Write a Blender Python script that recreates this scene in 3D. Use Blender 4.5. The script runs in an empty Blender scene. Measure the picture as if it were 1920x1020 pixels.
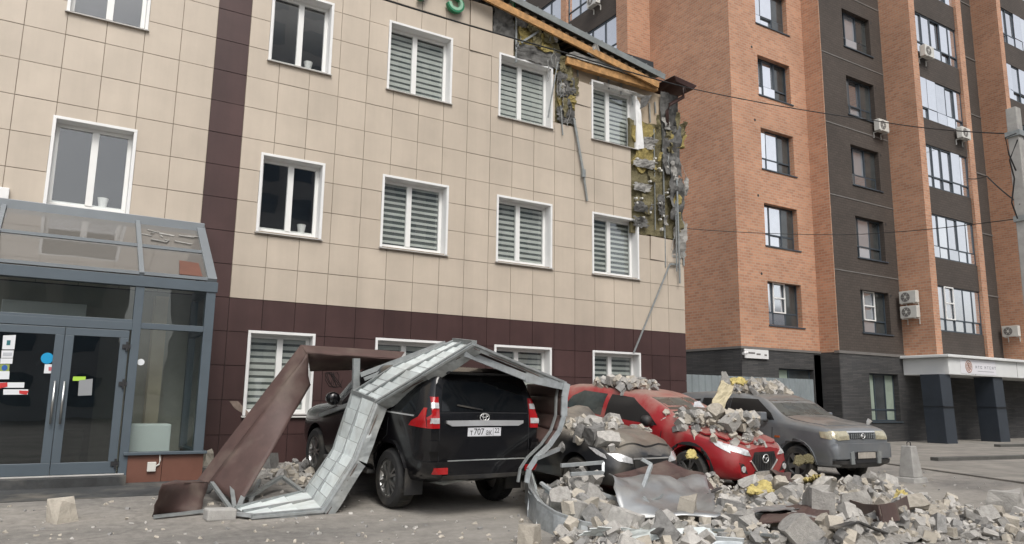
import bpy, bmesh, math, random
from mathutils import Vector, Matrix, noise
from mathutils.bvhtree import BVHTree
RND = random.Random(7)
scene = bpy.context.scene
col = scene.collection
V = Vector

# ------------------------------------------------------------------ camera
FPX, YAW, PIT, ROLL = 1405.74, .5544, .1699, .0134
CAM = V((.8366, -14.224, 1.53))
_F = V((math.sin(YAW)*math.cos(PIT), math.cos(YAW)*math.cos(PIT), math.sin(PIT)))
_R0 = V((math.cos(YAW), -math.sin(YAW), 0)); _U0 = _R0.cross(_F)
_R = _R0*math.cos(ROLL) + _U0*math.sin(ROLL); _U = _R.cross(_F)
cd = bpy.data.cameras.new('camera'); cam = bpy.data.objects.new('camera', cd); col.objects.link(cam)
cd.sensor_width = 36; cd.lens = FPX/1920*36; cd.clip_start = .1; cd.clip_end = 2000
mw = Matrix((( _R.x,_U.x,-_F.x,CAM.x),(_R.y,_U.y,-_F.y,CAM.y),(_R.z,_U.z,-_F.z,CAM.z),(0,0,0,1)))
cam.matrix_world = mw
scene.camera = cam
# ------------------------------------------------------------------ light
SUN_AZ, SUN_EL = math.radians(-104), math.radians(50)      # azimuth measured from +X towards +Y
sd = V((math.cos(SUN_AZ)*math.cos(SUN_EL), math.sin(SUN_AZ)*math.cos(SUN_EL), math.sin(SUN_EL)))
w = bpy.data.worlds.new('World'); scene.world = w; w.use_nodes = True
nt = w.node_tree; bg = nt.nodes['Background']
sky = nt.nodes.new('ShaderNodeTexSky'); sky.sky_type = 'NISHITA'; sky.sun_disc = False
sky.sun_elevation = SUN_EL; sky.sun_rotation = math.atan2(sd.x, sd.y)
sky.air_density = 1.0; sky.dust_density = 4.0; sky.ozone_density = .6
hs = nt.nodes.new('ShaderNodeHueSaturation'); hs.inputs['Saturation'].default_value = .28
nt.links.new(sky.outputs[0], hs.inputs['Color']); nt.links.new(hs.outputs[0], bg.inputs[0])
bg.inputs[1].default_value = .145
sl = bpy.data.lights.new('sun', 'SUN'); so = bpy.data.objects.new('sun', sl); col.objects.link(so)
sl.energy = 1.0; sl.angle = math.radians(24); sl.color = (1, .955, .89)
so.rotation_euler = sd.to_track_quat('Z', 'Y').to_euler(); so.location = (0, -20, 40)
vs = scene.view_settings; vs.view_transform = 'Standard'; vs.look = 'None'; vs.gamma = 1; vs.use_curve_mapping = False
vs.exposure = .47

# ------------------------------------------------------------------ photo pixel -> place
def ray(x, y): return _F + _R*((x-960)/FPX) - _U*((y-510)/FPX)
def on_y(x, y, Y): d = ray(x, y); return CAM + d*((Y-CAM.y)/d.y)
def on_x(x, y, X): d = ray(x, y); return CAM + d*((X-CAM.x)/d.x)
def on_z(x, y, Z): d = ray(x, y); return CAM + d*((Z-CAM.z)/d.z)
def cl(a, b, v): return min(1, max(0, (v-a)/(b-a)))
def sm(a, b, v): t = cl(a, b, v); return t*t*(3-2*t)
def ground_h(X, Y):
    h = .06*sm(-7.6, -4.6, Y) + .30*cl(-5, 0, Y)
    far = 1 - sm(14.0, 17.0, X)
    return h*far + .05*sm(13, 17, X)*sm(-9, -6, Y)
def on_g(x, y, dz=0):
    z = 0.
    for _ in range(24):
        p = on_z(x, y, z+dz); z = .5*z + .5*ground_h(p.x, p.y)
    return p

# ------------------------------------------------------------------ helpers
class MB:
    def __init__(s): s.v = []; s.f = []
    def poly(s, pts):
        n = len(s.v); s.v += [V(p) for p in pts]; s.f.append(list(range(n, n+len(pts))))
    def box(s, x0, x1, y0, y1, z0, z1):
        s.hexa([(x0,y0,z0),(x1,y0,z0),(x1,y1,z0),(x0,y1,z0)], [(x0,y0,z1),(x1,y0,z1),(x1,y1,z1),(x0,y1,z1)])
    def hexa(s, b, t):
        n = len(s.v); k = len(b); s.v += [V(p) for p in b] + [V(p) for p in t]
        s.f.append([n+i for i in range(k)][::-1]); s.f.append([n+k+i for i in range(k)])
        for i in range(k):
            j = (i+1) % k; s.f.append([n+i, n+j, n+k+j, n+k+i])
    def slab(s, a, b, c, d, t):
        a, b, c, d = map(V, (a, b, c, d)); n = (b-a).cross(d-a).normalized()*t
        s.hexa([a, b, c, d], [a+n, b+n, c+n, d+n])
    def bar(s, p, q, wd, ht, up=(0, 0, 1)):
        p, q = V(p), V(q); d = (q-p).normalized(); up = V(up)
        if abs(d.dot(up)) > .98: up = V((1, 0, 0))
        sx = d.cross(up).normalized()*(wd/2); uz = sx.cross(d).normalized()*(ht/2)
        s.hexa([p-sx-uz, p+sx-uz, p+sx+uz, p-sx+uz], [q-sx-uz, q+sx-uz, q+sx+uz, q-sx+uz])
    def tube(s, pts, r, n=8, cap=True):
        pts = [V(p) for p in pts]; rings = []
        for i, p in enumerate(pts):
            d = (pts[min(i+1, len(pts)-1)] - pts[max(i-1, 0)]).normalized()
            up = V((0, 0, 1)) if abs(d.z) < .95 else V((1, 0, 0))
            a = d.cross(up).normalized(); b = a.cross(d).normalized()
            rr = r[i] if isinstance(r, (list, tuple)) else r
            k = len(s.v); s.v += [p + (a*math.cos(t*2*math.pi/n) + b*math.sin(t*2*math.pi/n))*rr for t in range(n)]; rings.append(k)
        for k0, k1 in zip(rings, rings[1:]):
            for t in range(n): u = (t+1) % n; s.f.append([k0+t, k0+u, k1+u, k1+t])
        if cap: s.f.append([rings[0]+t for t in range(n)][::-1]); s.f.append([rings[-1]+t for t in range(n)])
    def lathe(s, prof, c, axis='y', n=24):
        c = V(c); rings = []
        for (r, h) in prof:
            k = len(s.v)
            for t in range(n):
                a, b = r*math.cos(2*math.pi*t/n), r*math.sin(2*math.pi*t/n)
                s.v.append(c + (V((a, h, b)) if axis == 'y' else V((a, b, h)) if axis == 'z' else V((h, a, b))))
            rings.append(k)
        for k0, k1 in zip(rings, rings[1:]):
            for t in range(n): u = (t+1) % n; s.f.append([k0+t, k1+t, k1+u, k0+u])
        s.f.append([rings[0]+t for t in range(n)]); s.f.append([rings[-1]+t for t in range(n)][::-1])
    def disc(s, c, r, axis, h, n=24): s.lathe([(r, 0), (r, h)], c, axis, n)
    def mesh(s, name, smooth=False, recalc=True):
        me = bpy.data.meshes.new(name); me.from_pydata([tuple(p) for p in s.v], [], s.f)
        if recalc:
            bm = bmesh.new(); bm.from_mesh(me); bmesh.ops.recalc_face_normals(bm, faces=bm.faces); bm.to_mesh(me); bm.free()
        uvbox(me)
        if smooth: me.polygons.foreach_set('use_smooth', [True]*len(me.polygons))
        return me
    def build(s, name, m, parent=None, smooth=False, bevel=0, recalc=True):
        return link(name, s.mesh(name, smooth, recalc), m, parent, bevel)
def uvbox(me):
    uv = me.uv_layers.new(name='UVMap').data; vv = me.vertices
    for p in me.polygons:
        n = p.normal; ax, ay, az = abs(n.x), abs(n.y), abs(n.z)
        for li in p.loop_indices:
            c = vv[me.loops[li].vertex_index].co
            uv[li].uv = (c.y, c.z) if ax > ay and ax > az else (c.x, c.z) if ay >= az else (c.x, c.y)
def link(name, me, m, parent=None, bevel=0):
    o = bpy.data.objects.new(name, me); col.objects.link(o)
    if m is not None and not me.materials: me.materials.append(m)
    if parent is not None: o.parent = parent
    if bevel:
        b = o.modifiers.new('bevel', 'BEVEL'); b.width = bevel; b.segments = 2; b.limit_method = 'ANGLE'; b.angle_limit = math.radians(40)
    return o
def tag(o, label, cat, group=None, kind=None):
    if label: o['label'] = label
    if cat: o['category'] = cat
    if group: o['group'] = group
    if kind: o['kind'] = kind
    return o
def thing(name, label, cat, loc=(0, 0, 0), group=None):
    o = bpy.data.objects.new(name, None); col.objects.link(o); o.location = loc; o.empty_display_size = .2
    return tag(o, label, cat, group)
def struct(o): o['kind'] = 'structure'; return o
def box_obj(name, m, parent, x0, x1, y0, y1, z0, z1, bevel=0):
    b = MB(); b.box(x0, x1, y0, y1, z0, z1); return b.build(name, m, parent, bevel=bevel)
def copy_tree(o, parent=None):
    c = o.copy(); col.objects.link(c); c.parent = parent
    for ch in [x for x in bpy.data.objects if x.parent == o]: copy_tree(ch, c)
    return c
def text_mesh(txt, size, ext=.004, sx=1, align='CENTER'):
    cu = bpy.data.curves.new('txt', 'FONT'); cu.body = txt; cu.size = size; cu.extrude = ext; cu.align_x = align; cu.align_y = 'CENTER'; cu.resolution_u = 4
    to = bpy.data.objects.new('txt', cu); col.objects.link(to)
    dg = bpy.context.evaluated_depsgraph_get(); me = bpy.data.meshes.new_from_object(to.evaluated_get(dg))
    bpy.data.objects.remove(to); bpy.data.curves.remove(cu); me.materials.clear()
    me.transform(Matrix.Diagonal((sx, 1, 1, 1)))
    return me

# ------------------------------------------------------------------ materials
def lin(r, g, b):
    return tuple((c/255/12.92 if c/255 <= .04045 else ((c/255+.055)/1.055)**2.4) for c in (r, g, b))
def newmat(name):
    m = bpy.data.materials.new(name); m.use_nodes = True; t = m.node_tree
    return m, t, t.nodes['Principled BSDF']
def N(t, typ, **kw):
    n = t.nodes.new(typ)
    for k, v in kw.items():
        if k in n.inputs: n.inputs[k].default_value = v
        else: setattr(n, k, v)
    return n
def mat(name, c, rough=.6, metal=0., var=.12, scale=3., bump=0., bscale=40., rnd=0., spec=.5, coat=0., c2=None, streak=False, dirt=0., topdust=0.):
    m, t, b = newmat(name); L = t.links.new
    tc = N(t, 'ShaderNodeTexCoord'); oi = N(t, 'ShaderNodeObjectInfo')
    ad = N(t, 'ShaderNodeVectorMath'); ad.operation = 'ADD'; L(tc.outputs['Object'], ad.inputs[0]); L(oi.outputs['Location'], ad.inputs[1])
    vec = ad.outputs[0]
    if streak:
        mp = N(t, 'ShaderNodeMapping'); mp.inputs['Scale'].default_value = (1, 1, .12); L(vec, mp.inputs[0]); vec2 = mp.outputs[0]
    else: vec2 = vec
    no = N(t, 'ShaderNodeTexNoise'); no.inputs['Scale'].default_value = scale; no.inputs['Detail'].default_value = 5; no.inputs['Roughness'].default_value = .62; L(vec2, no.inputs['Vector'])
    mr = N(t, 'ShaderNodeMapRange'); mr.inputs[1].default_value = .3; mr.inputs[2].default_value = .7; L(no.outputs['Fac'], mr.inputs[0])
    mx = N(t, 'ShaderNodeMix'); mx.data_type = 'RGBA'
    lo = tuple(x*(1-var) for x in c); hi = tuple(min(1, x*(1+var)) for x in (c2 or c))
    mx.inputs[6].default_value = (*lo, 1); mx.inputs[7].default_value = (*hi, 1); L(mr.outputs[0], mx.inputs[0])
    out = mx.outputs[2]
    if rnd:
        r2 = N(t, 'ShaderNodeMapRange'); r2.inputs[3].default_value = 1-rnd; r2.inputs[4].default_value = 1+rnd; L(oi.outputs['Random'], r2.inputs[0])
        h = N(t, 'ShaderNodeHueSaturation'); L(out, h.inputs['Color']); L(r2.outputs[0], h.inputs['Value']); out = h.outputs[0]
    if dirt:
        n2 = N(t, 'ShaderNodeTexNoise'); n2.inputs['Scale'].default_value = 2.2; n2.inputs['Detail'].default_value = 8; L(vec, n2.inputs['Vector'])
        m2 = N(t, 'ShaderNodeMapRange'); m2.inputs[1].default_value = .48; m2.inputs[2].default_value = .75; m2.inputs[4].default_value = dirt; L(n2.outputs['Fac'], m2.inputs[0])
        x2 = N(t, 'ShaderNodeMix'); x2.data_type = 'RGBA'; L(m2.outputs[0], x2.inputs[0]); L(out, x2.inputs[6]); x2.inputs[7].default_value = (*lin(150, 142, 128), 1); out = x2.outputs[2]
        ra = N(t, 'ShaderNodeMapRange'); ra.inputs[3].default_value = rough; ra.inputs[4].default_value = .8; ra.inputs[2].default_value = max(dirt, .01); L(m2.outputs[0], ra.inputs[0]); L(ra.outputs[0], b.inputs['Roughness'])
    if topdust:
        ge = N(t, 'ShaderNodeNewGeometry'); sx = N(t, 'ShaderNodeSeparateXYZ'); L(ge.outputs['Normal'], sx.inputs[0])
        n3 = N(t, 'ShaderNodeTexNoise', Scale=3.5, Detail=8, Roughness=.75); L(vec, n3.inputs['Vector'])
        a3 = N(t, 'ShaderNodeMath'); a3.operation = 'MULTIPLY_ADD'; a3.inputs[1].default_value = .9; L(n3.outputs['Fac'], a3.inputs[0]); L(sx.outputs['Z'], a3.inputs[2])
        m3 = N(t, 'ShaderNodeMapRange'); m3.inputs[1].default_value = .95; m3.inputs[2].default_value = 1.6; m3.inputs[4].default_value = topdust; L(a3.outputs[0], m3.inputs[0])
        x3 = N(t, 'ShaderNodeMix'); x3.data_type = 'RGBA'; L(m3.outputs[0], x3.inputs[0]); L(out, x3.inputs[6]); x3.inputs[7].default_value = (*lin(158, 150, 138), 1); out = x3.outputs[2]
    L(out, b.inputs['Base Color'])
    if not dirt: b.inputs['Roughness'].default_value = rough
    b.inputs['Metallic'].default_value = metal; b.inputs['Specular IOR Level'].default_value = spec
    if coat: b.inputs['Coat Weight'].default_value = coat; b.inputs['Coat Roughness'].default_value = .06
    if bump:
        nb = N(t, 'ShaderNodeTexNoise'); nb.inputs['Scale'].default_value = bscale; nb.inputs['Detail'].default_value = 4; L(vec, nb.inputs['Vector'])
        bp = N(t, 'ShaderNodeBump'); bp.inputs['Strength'].default_value = bump; bp.inputs['Distance'].default_value = .02; L(nb.outputs['Fac'], bp.inputs['Height']); L(bp.outputs[0], b.inputs['Normal'])
    return m
def brick_mat(name, c1, c2, mortar, bw=.26, rh=.11, ms=.011, bump=.35, off=.5, var=.25, rough=.85):
    m, t, b = newmat(name); L = t.links.new
    uv = N(t, 'ShaderNodeUVMap'); uv.uv_map = 'UVMap'
    br = N(t, 'ShaderNodeTexBrick'); br.offset = off
    br.inputs['Scale'].default_value = 1; br.inputs['Mortar Size'].default_value = ms; br.inputs['Brick Width'].default_value = bw; br.inputs['Row Height'].default_value = rh
    br.inputs['Mortar Smooth'].default_value = .25; br.inputs['Bias'].default_value = 0
    for k, c in (('Color1', c1), ('Color2', c2), ('Mortar', mortar)): br.inputs[k].default_value = (*c, 1)
    L(uv.outputs[0], br.inputs['Vector'])
    no = N(t, 'ShaderNodeTexNoise'); no.inputs['Scale'].default_value = .45; no.inputs['Detail'].default_value = 4; no.inputs['Roughness'].default_value = .6; L(uv.outputs[0], no.inputs['Vector'])
    mr = N(t, 'ShaderNodeMapRange'); mr.inputs[1].default_value = .25; mr.inputs[2].default_value = .75; mr.inputs[3].default_value = 1-var; mr.inputs[4].default_value = 1+var; L(no.outputs['Fac'], mr.inputs[0])
    h = N(t, 'ShaderNodeHueSaturation'); L(br.outputs['Color'], h.inputs['Color']); L(mr.outputs[0], h.inputs['Value']); L(h.outputs[0], b.inputs['Base Color'])
    b.inputs['Roughness'].default_value = rough
    bp = N(t, 'ShaderNodeBump'); bp.invert = True; bp.inputs['Strength'].default_value = bump; bp.inputs['Distance'].default_value = .02
    L(br.outputs['Fac'], bp.inputs['Height']); L(bp.outputs[0], b.inputs['Normal'])
    return m
def glass_mat(name, tint=(.8, .85, .85), refl=.16, rough=.01, body=None, bodyfac=0.):
    m = bpy.data.materials.new(name); m.use_nodes = True; t = m.node_tree; t.nodes.clear(); L = t.links.new
    out = N(t, 'ShaderNodeOutputMaterial'); tr = N(t, 'ShaderNodeBsdfTransparent'); tr.inputs[0].default_value = (*tint, 1)
    gl = N(t, 'ShaderNodeBsdfGlossy'); gl.inputs['Roughness'].default_value = rough; gl.inputs['Color'].default_value = (.95, .97, 1, 1)
    fr = N(t, 'ShaderNodeLayerWeight'); fr.inputs['Blend'].default_value = .5
    pw5 = N(t, 'ShaderNodeMath'); pw5.operation = 'POWER'; pw5.inputs[1].default_value = 4.; L(fr.outputs['Facing'], pw5.inputs[0])
    mul = N(t, 'ShaderNodeMath'); mul.operation = 'MULTIPLY_ADD'; mul.inputs[1].default_value = 1-refl*.6; mul.inputs[2].default_value = refl*.6; mul.use_clamp = True
    L(pw5.outputs[0], mul.inputs[0])
    tc = N(t, 'ShaderNodeTexCoord'); nz = N(t, 'ShaderNodeTexNoise'); nz.inputs['Scale'].default_value = .9; L(tc.outputs['Object'], nz.inputs['Vector'])
    bp = N(t, 'ShaderNodeBump'); bp.inputs['Strength'].default_value = .05; bp.inputs['Distance'].default_value = .1; L(nz.outputs['Fac'], bp.inputs['Height']); L(bp.outputs[0], gl.inputs['Normal'])
    mx = N(t, 'ShaderNodeMixShader'); L(mul.outputs[0], mx.inputs[0]); last = tr
    if body:
        df = N(t, 'ShaderNodeBsdfDiffuse'); df.inputs[0].default_value = (*body, 1); m0 = N(t, 'ShaderNodeMixShader'); m0.inputs[0].default_value = bodyfac
        L(tr.outputs[0], m0.inputs[1]); L(df.outputs[0], m0.inputs[2]); last = m0
    L(last.outputs[0], mx.inputs[1]); L(gl.outputs[0], mx.inputs[2]); L(mx.outputs[0], out.inputs[0])
    return m
M = {}
M['cream'] = mat('cream porcelain tile', (.50, .43, .35), .42, var=.06, scale=1.3, rnd=.035, bump=.03, bscale=90)
M['browntile'] = mat('brown porcelain tile', (.062, .033, .031), .42, var=.12, scale=1.5, rnd=.07, bump=.03, bscale=90, spec=.4)
def weather(m, amt=.12):
    t = m.node_tree; b = t.nodes['Principled BSDF']; L = t.links.new; src = b.inputs['Base Color'].links[0].from_socket
    ge = N(t, 'ShaderNodeNewGeometry'); mp = N(t, 'ShaderNodeMapping'); mp.inputs['Scale'].default_value = (2.2, 2.2, .16); L(ge.outputs['Position'], mp.inputs[0])
    n1 = N(t, 'ShaderNodeTexNoise', Scale=1.0, Detail=7, Roughness=.65); L(mp.outputs[0], n1.inputs['Vector'])
    n2 = N(t, 'ShaderNodeTexNoise', Scale=.5, Detail=4); L(ge.outputs['Position'], n2.inputs['Vector'])
    ml = N(t, 'ShaderNodeMath'); ml.operation = 'ADD'; L(n1.outputs['Fac'], ml.inputs[0]); L(n2.outputs['Fac'], ml.inputs[1])
    mr = N(t, 'ShaderNodeMapRange'); mr.inputs[1].default_value = .75; mr.inputs[2].default_value = 1.25; mr.inputs[3].default_value = 1+amt*.5; mr.inputs[4].default_value = 1-amt; L(ml.outputs[0], mr.inputs[0])
    h = N(t, 'ShaderNodeHueSaturation'); L(src, h.inputs['Color']); L(mr.outputs[0], h.inputs['Value']); L(h.outputs[0], b.inputs['Base Color'])
weather(M['cream'], .10); weather(M['browntile'], .25)
M['joint'] = mat('cream tile joint', (.26, .215, .17), .9)
M['jointd'] = mat('dark tile joint', (.022, .014, .013), .9)
M['white'] = mat('white painted metal', (.74, .74, .73), .4, var=.05, scale=2)
M['pvc'] = mat('white window plastic', (.76, .76, .74), .3, var=.03)
M['sill'] = mat('grey sill metal', (.45, .44, .42), .45, var=.1)
M['room'] = mat('dim-painted interior', (.10, .10, .10), .9)  # dark grey puts the dimness of unlit interiors into the colour
M['blind_l'] = mat('pale blind fabric', (.52, .54, .51), .8, var=.06)
M['blind_d'] = mat('sheer blind band', (.095, .108, .104), .8, var=.15)
M['pane'] = glass_mat('window glass', (.95, .96, .955), .12)
M['panereal'] = glass_mat('porch glass', (.82, .86, .85), .08)
M['pane_dark'] = glass_mat('tinted glass', (.45, .48, .48), .14)
M['roofglass'] = glass_mat('dusty roof glass', (.45, .45, .44), .08, body=(.17, .16, .145), bodyfac=.75)
M['grey_alu'] = mat('blue grey aluminium', (.085, .108, .128), .42, var=.08, scale=2, metal=.1)
M['steel'] = mat('brushed steel', (.6, .6, .58), .28, metal=1., var=.05)
M['galv'] = mat('galvanised steel', (.46, .49, .50), .42, metal=.6, var=.18, scale=9, dirt=.25)
M['galvw'] = mat('zinc panel pale', (.66, .71, .70), .5, metal=.1, var=.14, scale=5, rnd=.14, dirt=.35)
M['galvd'] = mat('dull steel profile', (.30, .32, .32), .5, metal=.5, var=.2, scale=9, dirt=.3)
M['brownmetal'] = mat('brown coated sheet', (.075, .043, .037), .62, var=.2, scale=4, dirt=.30)
M['wood'] = mat('fresh pine timber', (.40, .22, .085), .75, var=.4, scale=7, streak=False, bump=.1)
M['board'] = mat('bare wall board', (.47, .38, .28), .85, var=.12, scale=2.5, bump=.1)
M['wool'] = mat('mineral wool', (.17, .145, .065), .95, c2=(.12, .105, .06), var=.4, scale=5, bump=.9, bscale=25)
M['woolg'] = mat('pale yellow wool', (.45, .37, .14), .95, var=.35, scale=9, bump=.9, bscale=30)
M['woolb'] = mat('torn yellow wool', (.27, .215, .075), .95, var=.3, scale=9, bump=.9, bscale=30)
M['film'] = mat('torn grey membrane', (.115, .113, .108), .9, var=.5, scale=5, spec=.2)
M['filml'] = mat('torn pale membrane', (.27, .262, .245), .9, var=.4, scale=5, spec=.2)
M['roofmetal'] = mat('weathered roof sheet', (.22, .235, .23), .5, metal=.35, var=.2, scale=3)
M['green'] = mat('green sign plastic', (.01, .16, .07), .35)
M['greenl'] = mat('pale green sign edge', (.25, .45, .32), .4)
M['obrick'] = brick_mat('orange brick', (.51, .265, .16), (.39, .19, .115), (.42, .32, .24), ms=.013, var=.18)
M['dbrick'] = brick_mat('dark brown brick', (.075, .060, .050), (.062, .050, .042), (.045, .037, .032), var=.2)
M['stone'] = brick_mat('charcoal split stone', (.072, .070, .068), (.045, .045, .046), (.026, .026, .028), bw=.6, rh=.06, ms=.006, bump=.6, var=.35)
M['slate'] = mat('grey string course', (.16, .15, .14), .8)
M['navy'] = mat('navy cladding', (.030, .038, .050), .5, var=.15, scale=1.5)
M['nframe'] = mat('slate blue window frame', (.045, .06, .075), .4)
M['ncol'] = mat('grey cladding side', (.10, .11, .115), .5, var=.15, scale=1.5)
m, t, b = newmat('reflective window glass'); M['tpane'] = m
b.inputs['Base Color'].default_value = (.55, .58, .62, 1); b.inputs['Metallic'].default_value = .85; b.inputs['Roughness'].default_value = .06
oi = N(t, 'ShaderNodeObjectInfo'); mr = N(t, 'ShaderNodeMapRange'); mr.inputs[3].default_value = .12; mr.inputs[4].default_value = .95
pw = N(t, 'ShaderNodeMath'); pw.operation = 'POWER'; pw.inputs[1].default_value = .6; t.links.new(oi.outputs['Random'], pw.inputs[0]); t.links.new(pw.outputs[0], mr.inputs[0]); t.links.new(mr.outputs[0], b.inputs['Metallic'])
M['tpane_d'] = mat('dark window glass', (.055, .06, .06), .05, var=.3, scale=1.2, spec=.9)
M['tpane_b'] = mat('bright reflecting balcony glass', (.90, .91, .94), .08, metal=.92, var=.03, rnd=.10)
M['fascia'] = mat('white canopy cladding', (.70, .71, .70), .45, var=.05, scale=.8)
M['acw'] = mat('beige air conditioner casing', (.58, .57, .53), .5, var=.08)
M['dark'] = mat('black plastic', (.02, .02, .022), .5, var=.2)
M['conc'] = mat('grey concrete', (.36, .35, .33), .9, var=.16, scale=6, bump=.3, bscale=50)
M['rub1'] = mat('broken pale concrete', (.37, .355, .33), .95, var=.22, scale=7, rnd=.2, bump=.5, bscale=35)
M['rub2'] = mat('broken beige masonry', (.385, .35, .295), .95, var=.2, scale=7, rnd=.2, bump=.5, bscale=35)
M['rub3'] = mat('broken grey mortar', (.24, .235, .225), .95, var=.25, scale=7, rnd=.25, bump=.5, bscale=35)
M['wire'] = mat('black cable rubber', (.012, .012, .012), .6)
M['brownpipe'] = mat('brown gutter paint', (.05, .024, .02), .4)

# ================================================================== ground
def ground_material():
    m, t, b = newmat('dusty asphalt'); L = t.links.new
    tc = N(t, 'ShaderNodeTexCoord')
    n1 = N(t, 'ShaderNodeTexNoise', Scale=.35, Detail=7, Roughness=.6); n2 = N(t, 'ShaderNodeTexNoise', Scale=9, Detail=6, Roughness=.7); n3 = N(t, 'ShaderNodeTexNoise', Scale=90, Detail=3)
    mp = N(t, 'ShaderNodeMapping'); mp.inputs['Scale'].default_value = (.35, 1.6, 1); mp.inputs['Rotation'].default_value = (0, 0, .1)
    L(tc.outputs['Object'], mp.inputs[0]); L(mp.outputs[0], n1.inputs['Vector']); L(tc.outputs['Object'], n2.inputs['Vector']); L(tc.outputs['Object'], n3.inputs['Vector'])
    r1 = N(t, 'ShaderNodeMapRange'); r1.inputs[1].default_value = .36; r1.inputs[2].default_value = .64; L(n1.outputs['Fac'], r1.inputs[0])
    mx = N(t, 'ShaderNodeMix'); mx.data_type = 'RGBA'; mx.inputs[6].default_value = (.175, .166, .152, 1); mx.inputs[7].default_value = (.285, .264, .234, 1); L(r1.outputs[0], mx.inputs[0])
    r2 = N(t, 'ShaderNodeMapRange'); r2.inputs[1].default_value = .3; r2.inputs[2].default_value = .72; r2.inputs[3].default_value = .72; r2.inputs[4].default_value = 1.25; L(n2.outputs['Fac'], r2.inputs[0])
    h = N(t, 'ShaderNodeHueSaturation'); L(mx.outputs[2], h.inputs['Color']); L(r2.outputs[0], h.inputs['Value'])
    r3 = N(t, 'ShaderNodeMapRange'); r3.inputs[1].default_value = .64; r3.inputs[2].default_value = .72; r3.inputs[4].default_value = .5; L(n3.outputs['Fac'], r3.inputs[0])
    m2 = N(t, 'ShaderNodeMix'); m2.data_type = 'RGBA'; L(r3.outputs[0], m2.inputs[0]); L(h.outputs[0], m2.inputs[6]); m2.inputs[7].default_value = (.42, .40, .36, 1)
    vo = N(t, 'ShaderNodeTexVoronoi'); vo.feature = 'DISTANCE_TO_EDGE'; vo.inputs['Scale'].default_value = .42
    wn = N(t, 'ShaderNodeTexNoise', Scale=1.6, Detail=5); wa = N(t, 'ShaderNodeVectorMath'); wa.operation = 'ADD'
    L(tc.outputs['Object'], wn.inputs['Vector']); L(tc.outputs['Object'], wa.inputs[0]); L(wn.outputs['Color'], wa.inputs[1]); L(wa.outputs[0], vo.inputs['Vector'])
    r4 = N(t, 'ShaderNodeMapRange'); r4.inputs[1].default_value = .006; r4.inputs[2].default_value = .018; r4.inputs[3].default_value = .22; r4.inputs[4].default_value = 0; L(vo.outputs['Distance'], r4.inputs[0])
    m3 = N(t, 'ShaderNodeMix'); m3.data_type = 'RGBA'; L(r4.outputs[0], m3.inputs[0]); L(m2.outputs[2], m3.inputs[6]); m3.inputs[7].default_value = (.07, .065, .06, 1)
    ge = N(t, 'ShaderNodeNewGeometry'); sp = N(t, 'ShaderNodeVectorMath'); sp.operation = 'SUBTRACT'; sp.inputs[1].default_value = (10.2, -5.6, 0); L(ge.outputs['Position'], sp.inputs[0])
    sc = N(t, 'ShaderNodeVectorMath'); sc.operation = 'MULTIPLY'; sc.inputs[1].default_value = (.19, .36, 0); L(sp.outputs[0], sc.inputs[0]); le = N(t, 'ShaderNodeVectorMath'); le.operation = 'LENGTH'; L(sc.outputs[0], le.inputs[0])
    dn = N(t, 'ShaderNodeTexNoise', Scale=1.1, Detail=8, Roughness=.7); L(ge.outputs['Position'], dn.inputs['Vector'])
    am = N(t, 'ShaderNodeMath'); am.operation = 'ADD'; L(le.outputs['Value'], am.inputs[0]); L(dn.outputs['Fac'], am.inputs[1])
    r5 = N(t, 'ShaderNodeMapRange'); r5.inputs[1].default_value = 1.0; r5.inputs[2].default_value = 1.75; r5.inputs[3].default_value = .75; r5.inputs[4].default_value = 0; L(am.outputs[0], r5.inputs[0])
    m4 = N(t, 'ShaderNodeMix'); m4.data_type = 'RGBA'; L(r5.outputs[0], m4.inputs[0]); L(m3.outputs[2], m4.inputs[6]); m4.inputs[7].default_value = (.36, .335, .295, 1)
    sn = N(t, 'ShaderNodeTexNoise', Scale=.8, Detail=6, Roughness=.55); mp2 = N(t, 'ShaderNodeMapping'); mp2.inputs['Scale'].default_value = (.5, 1.4, 1); mp2.inputs['Rotation'].default_value = (0, 0, -.35); L(ge.outputs['Position'], mp2.inputs[0]); L(mp2.outputs[0], sn.inputs['Vector'])
    r6 = N(t, 'ShaderNodeMapRange'); r6.inputs[1].default_value = .56; r6.inputs[2].default_value = .70; r6.inputs[4].default_value = .45; L(sn.outputs['Fac'], r6.inputs[0])
    m5 = N(t, 'ShaderNodeMix'); m5.data_type = 'RGBA'; L(r6.outputs[0], m5.inputs[0]); L(m4.outputs[2], m5.inputs[6]); m5.inputs[7].default_value = (.115, .108, .098, 1)
    L(m5.outputs[2], b.inputs['Base Color']); b.inputs['Roughness'].default_value = .95
    bp = N(t, 'ShaderNodeBump'); bp.inputs['Strength'].default_value = .5; bp.inputs['Distance'].default_value = .015; L(n2.outputs['Fac'], bp.inputs['Height'])
    b2 = N(t, 'ShaderNodeBump'); b2.inputs['Strength'].default_value = .6; b2.inputs['Distance'].default_value = .006; L(n3.outputs['Fac'], b2.inputs['Height']); L(bp.outputs[0], b2.inputs['Normal']); L(b2.outputs[0], b.inputs['Normal'])
    return m
M['ground'] = ground_material()
xs = [-900, -300, -100, -40, -15] + [-10+.5*i for i in range(101)] + [50, 80, 150, 400, 900]
ys = [-900, -300, -100, -40, -22] + [-18+.4*i for i in range(50)] + [3, 6, 12, 25, 60, 150, 400, 900]
mb = MB(); nx = len(xs)
for Y in ys:
    for X in xs: mb.v.append(V((X, Y, ground_h(X, Y) + .012*noise.noise(V((X*.9, Y*.9, 0))))))
for j in range(len(ys)-1):
    for i in range(nx-1): k = j*nx+i; mb.f.append([k, k+1, k+1+nx, k+nx])
struct(mb.build('ground', M['ground'], smooth=True, recalc=False))
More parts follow.
